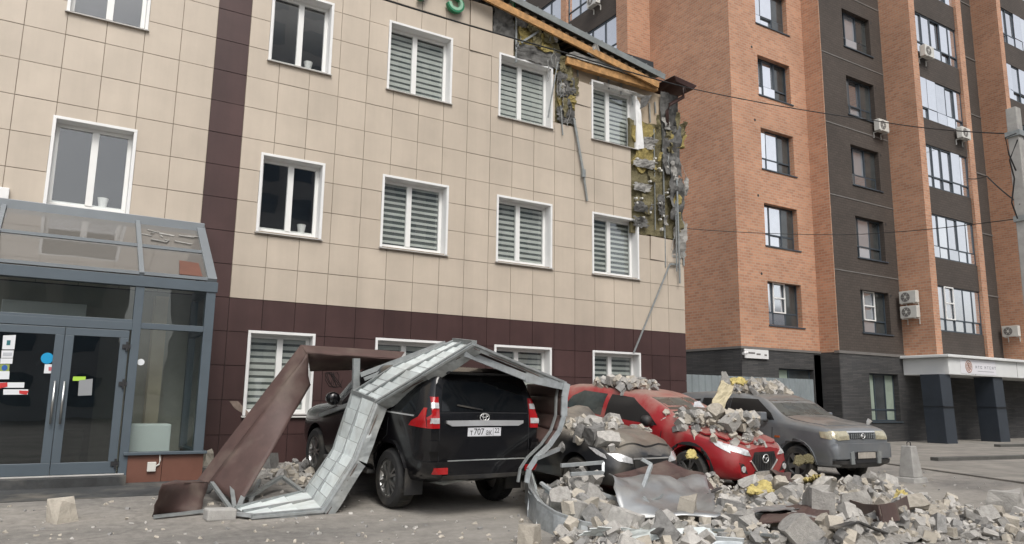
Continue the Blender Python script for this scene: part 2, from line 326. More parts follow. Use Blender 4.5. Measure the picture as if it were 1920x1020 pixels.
M['pave'] = mat('grey paving asphalt', (.21, .20, .18), .95, var=.22, scale=1.2, bump=.4, bscale=30, c2=(.26, .24, .21))
M['kerbd'] = mat('kerb with painted shade', (.10, .098, .09), .95, var=.2, bump=.3)  # kerb darkened all over to carry the shade of its near side
M['mat'] = mat('dark rubber paving', (.045, .047, .048), .9, var=.35, scale=3, bump=.3, dirt=.35)
a = on_z(1640, 867, .06); b_ = on_z(1925, 907, .06)
pv = MB()
P0 = a + (a-b_).normalized()*9; P1 = b_ + (b_-a).normalized()*6
pv.hexa([(P0.x, P0.y, .0), (P1.x, P1.y, .0), (60, P1.y, .0), (60, 6, .0), (P0.x, 6, .0)], [(P0.x, P0.y, .085), (P1.x, P1.y, .085), (60, P1.y, .085), (60, 6, .085), (P0.x, 6, .085)])
struct(pv.build('pavement', M['pave']))
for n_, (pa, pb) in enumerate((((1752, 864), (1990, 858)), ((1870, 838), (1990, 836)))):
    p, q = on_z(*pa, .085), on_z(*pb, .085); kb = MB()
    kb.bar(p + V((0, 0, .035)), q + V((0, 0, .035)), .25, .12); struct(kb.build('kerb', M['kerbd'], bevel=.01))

# ================================================================== office building
TW, TH, R0Z = .6, .6122, 8.211
off = thing('office_building', 'cream tiled three storey office building with torn upper corner and brown plinth', 'building', (0, 0, .2))
off.location = (0, 0, 0)
XS = {'a': (.57, 1.84), 'b': (3.97, 5.22), 'c': (6.44, 7.98), 'd': (9.20, 10.73), 'e': (11.92, 13.42)}
WIN = []
for k, (x0, x1) in XS.items():
    WIN.append((x0, x1, 4.60, 6.14, k+'2')); WIN.append((x0, x1, 8.03, 9.59, k+'3'))
    if k != 'a': WIN.append((x0, x1, 1.20, 2.74, k+'1'))
HOLES = [(x0+.03, x1-.03, z0+.02, z1-.03) for x0, x1, z0, z1, _ in WIN]
def holed(mb, x0, x1, z0, z1, y0, y1, holes, fn=None):
    cx = sorted({x0, x1} | {min(max(v, x0), x1) for h in holes for v in h[:2]}); cz = sorted({z0, z1} | {min(max(v, z0), z1) for h in holes for v in h[2:4]})
    for i in range(len(cx)-1):
        for j in range(len(cz)-1):
            mx, mz = (cx[i]+cx[i+1])/2, (cz[j]+cz[j+1])/2
            if any(h[0] < mx < h[1] and h[2] < mz < h[3] for h in holes): continue
            (fn or mb.box)(cx[i], cx[i+1], y0, y1, cz[j], cz[j+1])
mb = MB(); holed(mb, -4.2, 10.9, -.3, 10.66, .10, .5, HOLES); mb.build('wall', M['jointd'], off)
DMG = [(9.0, 15.2, 10.05, 11), (9.6, 15.2, 9.44, 11), (10.8, 11.4, 8.21, 11), (13.2, 15.2, 5.76, 11)]
mb = MB(); holed(mb, -4.2, 14.97, 3.32, 10.66, .003, .098, HOLES + DMG + [(3.005, 3.595, 3.2, 10.7)]); mb.build('joint_bed', M['joint'], off)
mb = MB(); holed(mb, -4.2, 14.97, -.3, 3.315, .003, .098, HOLES); mb.box(3.005, 3.595, .003, .098, 3.32, 10.66); mb.build('joint_bed', M['jointd'], off)
mb = MB(); holed(mb, 10.9, 14.97, -.3, 9.8, .10, .5, HOLES); mb.build('wall', M['board'], off)
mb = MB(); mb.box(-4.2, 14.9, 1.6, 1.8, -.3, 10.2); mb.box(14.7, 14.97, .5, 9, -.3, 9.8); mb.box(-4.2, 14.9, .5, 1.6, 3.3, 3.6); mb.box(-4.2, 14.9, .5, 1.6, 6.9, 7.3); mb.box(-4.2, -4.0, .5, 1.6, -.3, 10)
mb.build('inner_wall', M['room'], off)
# tiles, each its own piece
def removed(c, r):
    if r <= -4 and c >= 15: return True
    if r <= -3 and c >= 16: return True
    if c == 18 and r <= -1: return True
    if c >= 22 and r <= 3: return True
    return False
def tile_mesh(rects, name):
    g = .0055; bm_ = MB(); xa = min(r[0] for r in rects); xb = max(r[1] for r in rects); za = min(r[2] for r in rects); zb = max(r[3] for r in rects)
    for x0, x1, z0, z1 in rects:
        bm_.box(x0+(g if x0 == xa else 0), x1-(g if x1 == xb else 0), -.014, .0, z0+(g if z0 == za else 0), z1-(g if z1 == zb else 0))
    return bm_.mesh(name)
full = {}
for c in range(-6, 25):
    for r in range(-4, 13):
        if removed(c, r): continue
        x0, x1 = c*TW, (c+1)*TW; z1 = R0Z-r*TH; z0 = z1-TH
        if c == 24: x1 = 14.985
        brown = r >= 8 or c == 5
        if x1 <= 3.05 and z1 < 3.4: continue
        rects = [(x0, x1, z0, z1)]
        for h in WIN:
            new = []
            for q in rects:
                ox0, ox1, oz0, oz1 = max(q[0], h[0]), min(q[1], h[1]), max(q[2], h[2]), min(q[3], h[3])
                if ox0 >= ox1 or oz0 >= oz1: new.append(q); continue
                if oz1 < q[3]: new.append((q[0], q[1], oz1, q[3]))
                if oz0 > q[2]: new.append((q[0], q[1], q[2], oz0))
                if ox0 > q[0]: new.append((q[0], ox0, oz0, oz1))
                if ox1 < q[1]: new.append((ox1, q[1], oz0, oz1))
            rects = new
        rects = [q for q in rects if q[1]-q[0] > .03 and q[3]-q[2] > .03]
        if not rects: continue
        nm = 'plinth_tile' if brown else 'facade_tile'; mt = M['browntile'] if brown else M['cream']
        whole = len(rects) == 1 and abs(rects[0][1]-rects[0][0]-TW) < 1e-4 and abs(rects[0][3]-rects[0][2]-TH) < 1e-4
        if whole:
            if nm not in full: full[nm] = tile_mesh([(-TW/2, TW/2, -TH/2, TH/2)], nm); full[nm].materials.append(mt)
            me = full[nm]
        else: me = tile_mesh([(q[0]-x0-TW/2, q[1]-x0-TW/2, q[2]-z0-TH/2, q[3]-z0-TH/2) for q in rects], nm)
        o = link(nm, me, mt, off); o.location = (x0+TW/2, RND.uniform(-.003, .003), z0+TH/2)
        o.rotation_euler = (RND.uniform(-.004, .004), 0, RND.uniform(-.004, .004)) if whole else (0, 0, 0)
        if (c, r) in ((14, -4), (14, -3), (19, -2), (21, 4), (23, 4)): o.rotation_euler = (.015, .025 if c % 2 else -.02, .03); o.location.y -= .02
# windows
def office_window(x0, x1, z0, z1, key):
    fr = MB(); ix0, ix1, iz0, iz1 = x0+.05, x1-.05, z0+.04, z1-.05
    yf0, yf1 = .20, .26; xm = (ix0+ix1)/2 - (.06 if key[0] in 'cde' else -.02)
    fr.box(ix0, ix1, yf0, yf1, iz1-.07, iz1); fr.box(ix0, ix1, yf0, yf1, iz0, iz0+.07)
    fr.box(ix0, ix0+.065, yf0, yf1, iz0+.07, iz1-.07); fr.box(ix1-.065, ix1, yf0, yf1, iz0+.07, iz1-.07); fr.box(xm-.055, xm+.055, yf0-.012, yf1, iz0+.07, iz1-.07)
    wo = fr.build('window', M['pvc'], off, bevel=.006)
    s = MB()
    s.box(x0, x1, -.034, .0, z1-.05, z1); s.box(x0, x0+.05, -.034, .0, z0, z1-.05); s.box(x1-.05, x1, -.034, .0, z0, z1-.05)
    s.box(x0+.03, x1-.03, .0, yf0+.02, z1-.052, z1-.03); s.box(x0+.03, x0+.052, .0, yf0+.02, z0, z1-.052); s.box(x1-.052, x1-.03, .0, yf0+.02, z0, z1-.052)
    s.build('window_surround', M['white'], wo, bevel=.003)
    s = MB(); s.hexa([(x0-.02, -.075, z0-.035), (x1+.02, -.075, z0-.035), (x1+.02, yf0, z0+.02), (x0-.02, yf0, z0+.02)], [(x0-.02, -.075, z0-.018), (x1+.02, -.075, z0-.018), (x1+.02, yf0, z0+.045), (x0-.02, yf0, z0+.045)])
    s.build('window_sill', M['sill'], wo)
    for pa, pb in ((ix0+.065, xm-.055), (xm+.055, ix1-.065)):
        box_obj('pane', M['pane'], wo, pa, pb, .228, .236, iz0+.07, iz1-.07)
    if key[0] in 'cde' or key == 'b1':
        top, bot = iz1-.06, iz0+.05; bl = MB(); bd = MB(); z = top-RND.uniform(-.05, .06); ph = RND.choice((-.03, 0, .02, .05, .1))
        while z > bot:
            bl.box(ix0+.05, ix1-.05, .255+.02, .280, z-.066-ph*.4, z); bd.box(ix0+.05, ix1-.05, .284, .288, z-.125, z-.06); z -= .122
        bl.build('blind', M['blind_l'], wo); bd.build('blind_sheer', M['blind_d'], wo)
    return wo
for wdef in WIN: office_window(*wdef)
def pot(x, z, y=.37, s=1.):
    p = MB(); p.lathe([(.055*s, 0), (.06*s, .01), (.085*s, .15*s), (.09*s, .17*s), (.08*s, .17*s), (.075*s, .14*s)], (x, y, z), 'z', 20)
    return p.build('flower_pot', M['white'], None, smooth=False)
for k_, (x, z) in {'a2': (1.44, 4.64), 'b2': (4.93, 4.64), 'b3': (4.86, 8.07)}.items():
    lb = {'a2': 'white flower pot behind window above the glass porch roof', 'b2': 'white flower pot behind the first floor window beside brown tile strip', 'b3': 'white flower pot behind top floor window beside brown tile strip'}[k_]
    o = pot(x, z+.11); tag(o, lb, 'flower pot')
    box_obj('inner_sill', M['pvc'], off, XS[k_[0]][0]+.06, XS[k_[0]][1]-.06, .262, .50, z+.075, z+.11)
# ---- damaged corner
def lump(name, m, parent, x0, x1, z0, z1, y, amp, nx, nz, seed, rag=.05, back=.11, fq=3.):
    b = MB(); 
    for j in range(nz+1):
        for i in range(nx+1):
            u, v = i/nx, j/nz; x, z = x0+(x1-x0)*u, z0+(z1-z0)*v
            if i in (0, nx): x += rag*noise.noise(V((z*4, seed, i)))
            if j in (0, nz): z += rag*noise.noise(V((x*4, seed, j+5)))
            d = noise.fractal(V((x*fq, z*fq, seed)), .8, 2.1, 4)
            b.v.append(V((x, y-amp*(.4+d), z)))
    W_ = nx+1
    for j in range(nz):
        for i in range(nx): k = j*W_+i; b.f.append([k, k+1, k+1+W_, k+W_])
    rim = [i for i in range(nx+1)] + [j*W_+nx for j in range(1, nz+1)] + [nz*W_+i for i in range(nx-1, -1, -1)] + [j*W_ for j in range(nz-1, 0, -1)]
    n0 = len(b.v); b.v += [V((b.v[k].x, back, b.v[k].z)) for k in rim]
    for i in range(len(rim)): j = (i+1) % len(rim); b.f.append([rim[i], n0+i, n0+j, rim[j]])
    return b.build(name, m, parent, smooth=False)
def crumple(name, m, parent, a, b, c, d, nu, nv, amp, fq, seed, rag=0., thick=.004, smooth=False):
    a, b, c, d = map(V, (a, b, c, d)); n = (b-a).cross(d-a).normalized(); g = MB()
    for j in range(nv+1):
        for i in range(nu+1):
            u, v = i/nu, j/nv
            if rag and j in (0, nv): v += rag*noise.noise(V((u*6, seed, j)))
            if rag and i in (0, nu): u += rag*noise.noise(V((v*6, seed+9, i)))
            p = a*(1-u)*(1-v) + b*u*(1-v) + c*u*v + d*(1-u)*v
            e = noise.noise(p*fq + V((seed, seed*1.7, 0))) ; e2 = noise.noise(p*fq*2.3 + V((seed, 3, seed)))
            p = p + n*amp*(e + .5*abs(e2)) + (b-a)*(.03*e2)
            g.v.append(p)
    for j in range(nv):
        for i in range(nu): k = j*(nu+1)+i; g.f.append([k, k+1, k+2+nu, k+1+nu])
    o = g.build(name, m, parent, smooth=smooth, recalc=False)
    s = o.modifiers.new('thickness', 'SOLIDIFY'); s.thickness = thick; s.offset = 0
    return o
lump('insulation', M['wool'], off, 13.22, 14.75, 5.80, 8.85, .05, .05, 20, 40, 3.1, .06)
lump('insulation', M['wool'], off, 9.62, 10.95, 9.62, 10.5, .04, .05, 18, 12, 5.2, .1)
lump('insulation', M['woolb'], off, 9.72, 10.75, 9.95, 10.42, .0, .07, 16, 9, 8.2, .14)
lump('insulation', M['wool'], off, 10.80, 11.36, 8.25, 9.9, .05, .05, 8, 22, 6.2, .06)
lump('insulation', M['woolb'], off, 10.86, 11.33, 9.45, 9.95, .01, .06, 8, 8, 1.2, .1)
lump('insulation', M['woolb'], off, 10.90, 11.36, 8.62, 8.95, .0, .05, 8, 7, 2.7, .1)
lump('insulation', M['woolb'], off, 13.3, 14.0, 7.5, 8.75, -.0, .05, 9, 14, 4.4, .2)
def film(m, x0, z0, x1, z1, y=-.02, amp=.06, fq=4, seed=1., rag=.12, dx=0., nu=10, nv=12, dy=0.):
    return crumple('torn_membrane', m, off, (x0, y, z0), (x1, y, z0+dy), (x1+dx, y-.02, z1+dy), (x0+dx, y-.02, z1), nu, nv, amp, fq, seed, rag)
film(M['film'], 9.03, 10.0, 9.62, 10.75, .02, .08, 4, 1)
film(M['film'], 9.66, 9.58, 10.95, 9.98, -.02, .08, 3.2, 2, .1)
film(M['film'], 9.62, 10.4, 10.2, 10.95, -.02, .08, 3.2, 3, .15)
film(M['film'], 10.84, 8.9, 11.36, 9.5, -.04, .10, 4, 4, .15)
film(M['film'], 10.83, 8.24, 11.38, 8.62, -.03, .09, 5, 5, .15)
film(M['filml'], 13.2, 6.9, 13.75, 7.12, -.05, .07, 5, 6, .2, .1)
film(M['film'], 13.2, 6.35, 13.8, 6.62, -.06, .08, 5, 7, .2, .1)
film(M['film'], 13.2, 5.95, 13.7, 6.2, -.06, .08, 5, 8, .2)
film(M['filml'], 13.2, 7.55, 13.9, 7.78, -.05, .08, 5, 12, .25, .15)
film(M['filml'], 13.42, 8.1, 13.9, 8.4, -.06, .08, 5, 13, .25, .2)
film(M['film'], 14.28, 7.5, 14.92, 8.9, -.05, .13, 3, 9, .1)
film(M['film'], 14.45, 6.3, 14.97, 7.5, -.05, .15, 3, 10, .15)
film(M['filml'], 14.55, 5.3, 14.97, 6.3, -.05, .10, 3, 11, .2, .1)
film(M['film'], 14.30, 8.85, 14.95, 9.85, .04, .05, 3, 14, .05)
fr_ = random.Random(21)
for i in range(34):
    x = fr_.choice((fr_.uniform(13.2, 14.9), fr_.uniform(14.2, 15.0), fr_.uniform(9.65, 11.3), fr_.uniform(10.8, 11.35))); z = fr_.uniform(5.9, 8.8) if x > 13 else fr_.uniform(9.65, 10.3) if x < 10.8 else fr_.uniform(8.3, 9.8)
    w_, h_ = fr_.uniform(.08, .28), fr_.uniform(.15, .55)
    film(fr_.choice((M['film'], M['wool'], M['filml'], M['wool'], M['woolb'], M['wool'])), x, z, x+w_, z+h_, -.06, .09, 6, i+20., .35, fr_.uniform(-.1, .1), 6, 9)
for i in range(26):
    x, z = fr_.uniform(13.3, 14.7), fr_.uniform(5.95, 8.6); s = MB(); s.disc((x, -.085, z), .03, 'y', .09, 8); s.build('wall_plug', M['acw'], off)
for i in range(14):
    x, z = fr_.choice(((fr_.uniform(14.3, 14.95), fr_.uniform(5.2, 8.2)), (fr_.uniform(10.8, 11.4), fr_.uniform(8.1, 9.4)), (fr_.uniform(9.7, 10.8), fr_.uniform(9.6, 10.2)))); p = V((x, -.1, z)); pts = [p]
    for k in range(5): p = p + V((fr_.uniform(-.06, .06), fr_.uniform(-.03, .02), -fr_.uniform(.05, .16))); pts.append(p)
    s = MB(); s.tube(pts, .007, 5); s.build('loose_wire', M['filml'] if i % 2 else M['galvd'], off)
lump('insulation', M['woolb'], off, 14.55, 15.12, 8.35, 8.8, -.02, .08, 7, 6, 9.7, .12)
# metal rails & brackets left on the stripped wall
def rail(x, z0, x2, z2, y=-.03, wd=.045):
    r = MB(); r.bar((x, y, z0), (x2, y, z2), wd, .025, (0, 1, 0)); r.build('rail', M['galvd'], off)
rail(9.66, 9.45, 9.64, 10.95); rail(14.32, 5.0, 14.32, 8.9, -.02, .035); rail(14.72, 4.6, 14.70, 7.4, -.12, .05); rail(13.98, 5.95, 14.0, 8.7, -.03, .02); rail(14.60, 4.9, 14.62, 6.8, -.14, .03); rail(14.95, 5.1, 14.93, 6.0, -.05, .05)
rail(11.37, 8.3, 11.45, 8.05, -.05, .03); rail(10.93, 8.65, 11.0, 7.9, -.07, .025); rail(10.55, 8.25, 10.83, 9.75, -.09, .022)
rail(9.75, 9.95, 10.25, 10.38, -.1, .05)
for xz in ((13.55, 8.95), (13.95, 8.9), (12.55, 9.50), (12.95, 9.45), (13.35, 9.25), (14.15, 9.2), (11.55, 9.6), (12.2, 9.62)):
    rail(xz[0], xz[1], xz[0]+RND.uniform(-.03, .03), xz[1]+RND.uniform(.25, .6), .05, .04)
q0, q1, q2 = on_y(1076, 222, -.09), on_y(1094, 325, -.09), on_y(1101, 377, -.06)
h = MB(); h.bar(q0, q1, .06, .03, (0, 1, 0)); h.bar(q1, q2, .05, .03, (0, 1, 0)); h.box(q1.x-.05, q1.x+.05, q1.y-.03, q1.y+.03, q1.z-.1, q1.z+.1)
tag(h.build('hanging_rail', M['galvd']), 'long bent grey metal rail hanging over cream tiles below the torn eaves', 'rail')
q0, q1 = on_y(1188, 662, -.22), on_y(1256, 495, -.07); h = MB(); h.bar(q0, q1, .035, .03, (0, 1, 0)); h.bar(q1, q1+V((.35, .0, .02)), .05, .03, (0, 1, 0))
tag(h.build('hanging_rail', M['galvd']), 'thin slanting metal rod hanging from the stripped corner down to ground floor window', 'rail')
# bent reveal sheets of the two torn windows
crumple('bent_flashing', M['white'], off, (13.38, -.04, 8.02), (13.58, -.10, 8.06), (13.46, -.12, 9.25), (13.36, -.04, 9.5), 3, 8, .03, 3, 2, 0, .006)
crumple('bent_flashing', M['filml'], off, (12.3, -.05, 9.50), (13.55, -.14, 9.40), (13.6, -.18, 9.48), (12.3, -.08, 9.58), 10, 2, .04, 4, 5, .1, .006)
crumple('bent_flashing', M['film'], off, (13.45, -.1, 9.1), (13.6, -.2, 9.2), (13.75, -.25, 9.52), (13.5, -.12, 9.5), 3, 4, .05, 5, 5, .1, .006)
M['oldwood'] = mat('grey sheathing wood', (.13, .095, .06), .8, var=.35, scale=6)
# roof edge, rafters and wall plate
A_ = on_y(975, 0, -.28); B_ = on_y(1246, 141, -.28); dr = (B_-A_).normalized(); A_ = A_ - dr*2.5
back = V((0, 4.5, .7))
rm = MB(); rm.slab(A_, B_, B_+back, A_+back, .025); rf = rm.build('roof', M['roofmetal'], off)
Lr = (B_-A_).length
for i in range(int(Lr/.5)+1):
    p = A_+dr*(i*.5+.02); s = MB(); s.bar(p+V((0, 0, .045)), p+back+V((0, 0, .045)), .03, .05); s.build('roof_seam', M['roofmetal'], rf)
e = MB(); e.bar(A_+V((0, -.02, -.06)), B_+V((0, -.02, -.06)), .02, .16); e.build('roof_edge', M['roofmetal'], rf)
for i in range(int(Lr/.24)):
    p = A_+dr*(i*.24+.1)+V((0, .05, -.20)); s = MB(); s.bar(p, p+back*.8, .11, .05); s.build('sheathing_board', M['oldwood'], off)
for dz_, y_, h_, f0, f1 in ((-.36, .02, .17, 0., .97), (-.34, .9, .17, .1, 1.), (-.4, 1.8, .17, 0, 1)):
    s = MB(); s.bar(A_+dr*(Lr*f0)+V((0, y_, dz_)), A_+dr*(Lr*f1)+V((0, y_, dz_)), .06, h_); s.build('rafter', M['wood'], off)
p, q = on_y(1060, 114, -.1), on_y(1230, 166, -.1); s = MB(); s.bar(p, q, .16, .19); s.build('wall_plate', M['wood'], off, bevel=.005)
s = MB(); s.box(9.6, 14.9, .9, 1.0, 9.5, 11.2); s.build('attic_dark_sheet', M['dark'], off)  # black sheet standing in for the shade inside the attic
crumple('torn_membrane', M['filml'], off, on_y(1098, 100, -.2), on_y(1135, 118, -.2), on_y(1120, 84, -.3), on_y(1113, 82, -.3), 8, 8, .10, 3, 3, .1)
crumple('torn_membrane', M['filml'], off, on_y(1060, 103, -.2), on_y(1220, 152, -.2), on_y(1218, 145, -.2), on_y(1075, 97, -.2), 14, 2, .05, 3, 4, .1)
# gutter end and downpipe
g0 = on_y(1238, 150, -.3); gt = MB(); gt.hexa([(14.5, -.40, 10.02), (15.12, -.40, 9.93), (15.12, .8, 9.93), (14.5, .8, 10.02)], [(14.4, -.44, 10.17), (15.25, -.44, 10.08), (15.25, .8, 10.08), (14.4, .8, 10.17)])
gt.build('gutter', M['brownpipe'], off, bevel=.02)
dp = MB(); dp.tube([on_y(1283, 165, -.35), on_y(1281, 182, -.3), on_y(1256, 196, -.15), on_y(1251, 208, -.1), on_y(1251, 235, -.1)], .05, 10); dp.build('downpipe', M['brownpipe'], off, smooth=True)
# sign letters
for ch, pxy, rot, lb in (('У', (796, 3), 0, 'green outlined letter standing left of the hook shaped one on the tiled parapet'), ('З', (853, 24), 0, 'green outlined hook shaped letter on the tiled parapet'), ('И', (946, 14), .12, 'tilted green outlined letter hanging at the torn parapet end')):
    p = on_y(*pxy, -.12); me = text_mesh(ch, .95, .05, .9)
    zmin = min(v.co.y for v in me.vertices); me.transform(Matrix.Translation((0, -zmin, 0)))
    me.transform(Matrix.Rotation(math.pi/2, 4, 'X')); o = link('sign_letter', me, M['green']); o.location = p; o.rotation_euler = (0, rot, 0)
    tag(o, lb, 'letter', 'green sign letters on the parapet')
    rim = text_mesh(ch, .86, .054, .84); zm2 = min(v.co.y for v in rim.vertices); rim.transform(Matrix.Translation((0, -zm2+.045, 0))); rim.transform(Matrix.Rotation(math.pi/2, 4, 'X'))
    link('letter_face', rim, M['greenl'], o)
    s = MB(); s.box(-.02, .02, .05, .16, .05, .09); s.build('letter_bracket', M['galvd'], o)

# ================================================================== glazed porch
por = thing('entrance_porch', 'grey framed glass entrance porch with sloping glass roof and double doors', 'porch', (1, -1.6, .2)); por.location = (0, 0, 0)
PY = -1.6; GA = M['grey_alu']
def pb(name, x0, x1, y0, y1, z0, z1, m=GA, par=None, bev=.004): return box_obj(name, m, par or por, x0, x1, y0, y1, z0, z1, bev)
pb('post', 1.92, 2.04, PY-.04, PY+.08, .36, 3.17); pb('post', 2.93, 3.07, PY-.04, PY+.10, .70, 3.17); pb('post', -.02, .10, PY-.04, PY+.08, .36, 3.17); pb('post', -1.1, -.98, PY-.04, PY+.08, .70, 3.17)
pb('post', 2.95, 3.07, -.14, -.03, .70, 3.17)
pb('beam', -1.1, 3.09, PY-.06, PY+.10, 3.17, 3.33); pb('beam', .10, 1.92, PY-.03, PY+.07, 2.50, 2.62); pb('beam', 2.04, 2.93, PY-.03, PY+.07, 2.53, 2.62); pb('beam', -.98, -.02, PY-.03, PY+.07, 2.53, 2.62)
pb('beam', 2.96, 3.06, PY+.10, -.14, 2.53, 2.62); pb('beam', 2.96, 3.07, PY+.10, -.03, 3.17, 3.33)
pb('sill_board', 1.97, 3.12, PY-.10, PY+.12, .665, .705); pb('sill_board', 2.95, 3.12, PY+.12, -.02, .665, .705); pb('sill_board', -1.15, .03, PY-.10, PY+.12, .665, .705)
M['porchtile'] = mat('red brown plinth tile', (.145, .062, .042), .5, var=.15, scale=2, rnd=.08)
for x0, x1 in ((2.03, 2.50), (2.506, 3.08)): pb('plinth_tile', x0, x1, PY-.04, PY+.1, .05, .664, M['porchtile'], bev=.002)
pb('plinth_tile', -1.1, -.01, PY-.04, PY+.1, .05, .664, M['porchtile']); pb('plinth_tile', 3.0, 3.08, PY+.105, -.02, .05, .664, M['porchtile'])
pb('threshold', -.02, 2.02, PY-.25, PY+.1, .05, .385, M['mat']); pb('threshold', -.0, 2.0, PY-.06, PY-.045, .388, .41, M['sill'])
# glass
for x0, x1, z0, z1 in ((.10, 1.92, 2.62, 3.17), (2.04, 2.93, 2.62, 3.17), (2.04, 2.93, .70, 2.53), (-.98, -.02, .7, 2.53), (-.98, -.02, 2.62, 3.17)):
    pb('pane', x0, x1, PY+.015, PY+.027, z0, z1, M['panereal'], bev=0)
pb('pane', 3.005, 3.017, PY+.1, -.14, .70, 2.53, M['panereal'], bev=0); pb('pane', 3.005, 3.017, PY+.1, -.14, 2.62, 3.17, M['panereal'], bev=0)
pb('transom_rail', .10, 1.92, PY-.02, PY+.05, 2.62, 2.66)
# doors
def door(x0, x1, side):
    d = MB(); w_ = .115
    d.box(x0, x1, PY-.03, PY+.04, 2.38, 2.49); d.box(x0, x1, PY-.03, PY+.04, .41, .58); d.box(x0, x0+w_, PY-.03, PY+.04, .58, 2.38); d.box(x1-w_, x1, PY-.03, PY+.04, .58, 2.38)
    do = d.build('door', GA, por, bevel=.005)
    box_obj('pane', M['pane_dark'], do, x0+w_, x1-w_, PY, PY+.012, .58, 2.38)
    hx = x1-.055 if side > 0 else x0+.055; h = MB(); h.tube([(hx, PY-.10, 1.12), (hx, PY-.10, 1.72)], .016, 10)
    for z in (1.20, 1.64): h.tube([(hx, PY-.10, z), (hx, PY-.03, z)], .012, 8)
    h.build('handle', M['steel'], do, smooth=True)
    hg = x0+.02 if side > 0 else x1-.02
    for z in (.55, 1.7, 2.25):
        h = MB(); h.box(hg-.06, hg+.05, PY-.055, PY-.03, z-.03, z+.03); h.box(hg-.012, hg+.012, PY-.075, PY-.03, z-.07, z+.07); h.build('hinge', M['dark'], do)
    return do
dl = door(.13, 1.062, 1); dr_ = door(1.068, 1.895, -1)
# notices on the doors
def sticker(par, c, quad, dz=0, rnd=False):
    pts = [on_y(x, y, PY-.034 if dz == 0 else PY-.004-dz) for x, y in quad]
    pts = [on_y(x, y, PY-.006-.002*dz) for x, y in quad]
    s = MB()
    if rnd:
        cx = sum((p for p in pts), V())/4; rx = (pts[1]-pts[0]).length/2; rz = (pts[3]-pts[0]).length/2
        ring = [(cx.x+rx*math.cos(i*math.pi/10), cx.y, cx.z+rz*math.sin(i*math.pi/10)) for i in range(20)]
        s.hexa(ring, [(p[0], p[1]-.003, p[2]) for p in ring])
    else: s.hexa(pts, [p+V((0, -.003, 0)) for p in pts])
    return s.build('notice', mat('notice print', c, .5, var=.04), par)
WHT = (.68, .70, .72)
sticker(dl, WHT, ((6, 629), (30, 628), (27, 655), (4, 655))); sticker(dl, (.02, .14, .16), ((13, 638), (20, 638), (19, 647), (12, 647)), 2)
sticker(dl, WHT, ((3, 657), (26, 657), (24, 671), (2, 671))); sticker(dl, (.45, .47, .5), ((6, 661), (23, 661), (22, 667), (5, 667)), 2)
sticker(dl, WHT, ((1, 672), (24, 672), (23, 682), (0, 682)))
sticker(dl, (.25, .32, .08), ((0, 683), (18, 683), (17, 698), (-1, 698))); sticker(dl, (.02, .10, .35), ((3, 684), (14, 684), (14, 695), (3, 695)), 2, True); sticker(dl, WHT, ((-1, 696), (18, 696), (17, 711), (-2, 711)), 1)
sticker(dl, WHT, ((-1, 717), (46, 717), (45, 727), (-2, 727))); sticker(dl, (.5, .03, .03), ((-4, 718), (14, 717), (14, 725), (-4, 729)), 2)
sticker(dl, WHT, ((6, 730), (53, 730), (52, 740), (6, 740))); sticker(dl, (.5, .03, .03), ((36, 732), (54, 733), (50, 740), (36, 738)), 2)
sticker(dl, (.0, .27, .52), ((77, 661), (101, 662), (100, 682), (76, 682)), 0, True); sticker(dl, WHT, ((84, 683), (99, 683), (98, 700), (82, 700))); sticker(dl, (.5, .12, .14), ((91, 688), (97, 688), (97, 695), (91, 695)), 2)
sticker(dr_, (.38, .62, .06), ((137, 706), (161, 706), (160, 714), (136, 714))); sticker(dr_, (.25, .26, .27), ((148, 713), (174, 710), (172, 741), (146, 742)))
sticker(por, WHT, ((257, 673), (271, 673), (271, 685), (257, 685)), -7, True)
# porch roof
RZ0, RZ1, RY0, RY1 = 3.33, 4.50, PY-.04, -.03
def rpt(x, v, up=0): return V((x, RY0+(RY1-RY0)*v, RZ0+(RZ1-RZ0)*v+up))
for x in (-1.04, .06, 1.98, 3.0):
    s = MB(); s.bar(rpt(x, 0, .02), rpt(x, 1, .02), .07 if x < 2.5 else .14, .09); s.build('roof_bar', mat('pale grey aluminium', (.19, .21, .225), .4, var=.06, metal=.1) if 'palealu' not in M else M['palealu'], por, bevel=.005)
M['palealu'] = bpy.data.materials['pale grey aluminium']
for v in (.5, .015):
    s = MB(); s.bar(rpt(-1.04, v, .03), rpt(3.0, v, .03), .05, .05); s.build('roof_bar', M['palealu'], por)
s = MB(); s.box(-1.15, 3.06, -.12, -.02, 4.42, 4.60); s.build('flashing', M['palealu'], por, bevel=.01)
for xa, xb in ((-1.0, .03), (.10, 1.945), (2.015, 2.93)):
    for v0, v1 in ((.03, .485), (.515, .98)):
        s = MB(); s.slab(rpt(xa, v0), rpt(xb, v0), rpt(xb, v1), rpt(xa, v1), .012); s.build('roof_pane', M['roofglass'], por)
s = MB(); s.poly([rpt(3.03, 0), V((3.03, -.03, RZ0)), rpt(3.03, 1)]); s.poly([rpt(3.045, 0), V((3.045, -.03, RZ0)), rpt(3.045, 1)]); s.build('gable_pane', M['roofglass'], por)
# porch inside
pin = MB(); pin.box(-1.1, 2.98, -.02, .09, .05, 3.3); pin.box(-1.1, 2.98, PY+.1, -.02, .05, .37); pin.build('interior_wall', mat('porch plaster', (.30, .28, .24), .8), por)
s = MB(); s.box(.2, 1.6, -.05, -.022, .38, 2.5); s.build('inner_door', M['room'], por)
s = MB(); s.box(2.35, 2.55, -.35, -.022, .38, 3.2); s.build('pillar', M['board'], por)
s = MB(); s.box(.2, 1.35, -.25, -.022, 2.78, 2.98); s.build('air_curtain', M['white'], por, bevel=.01)
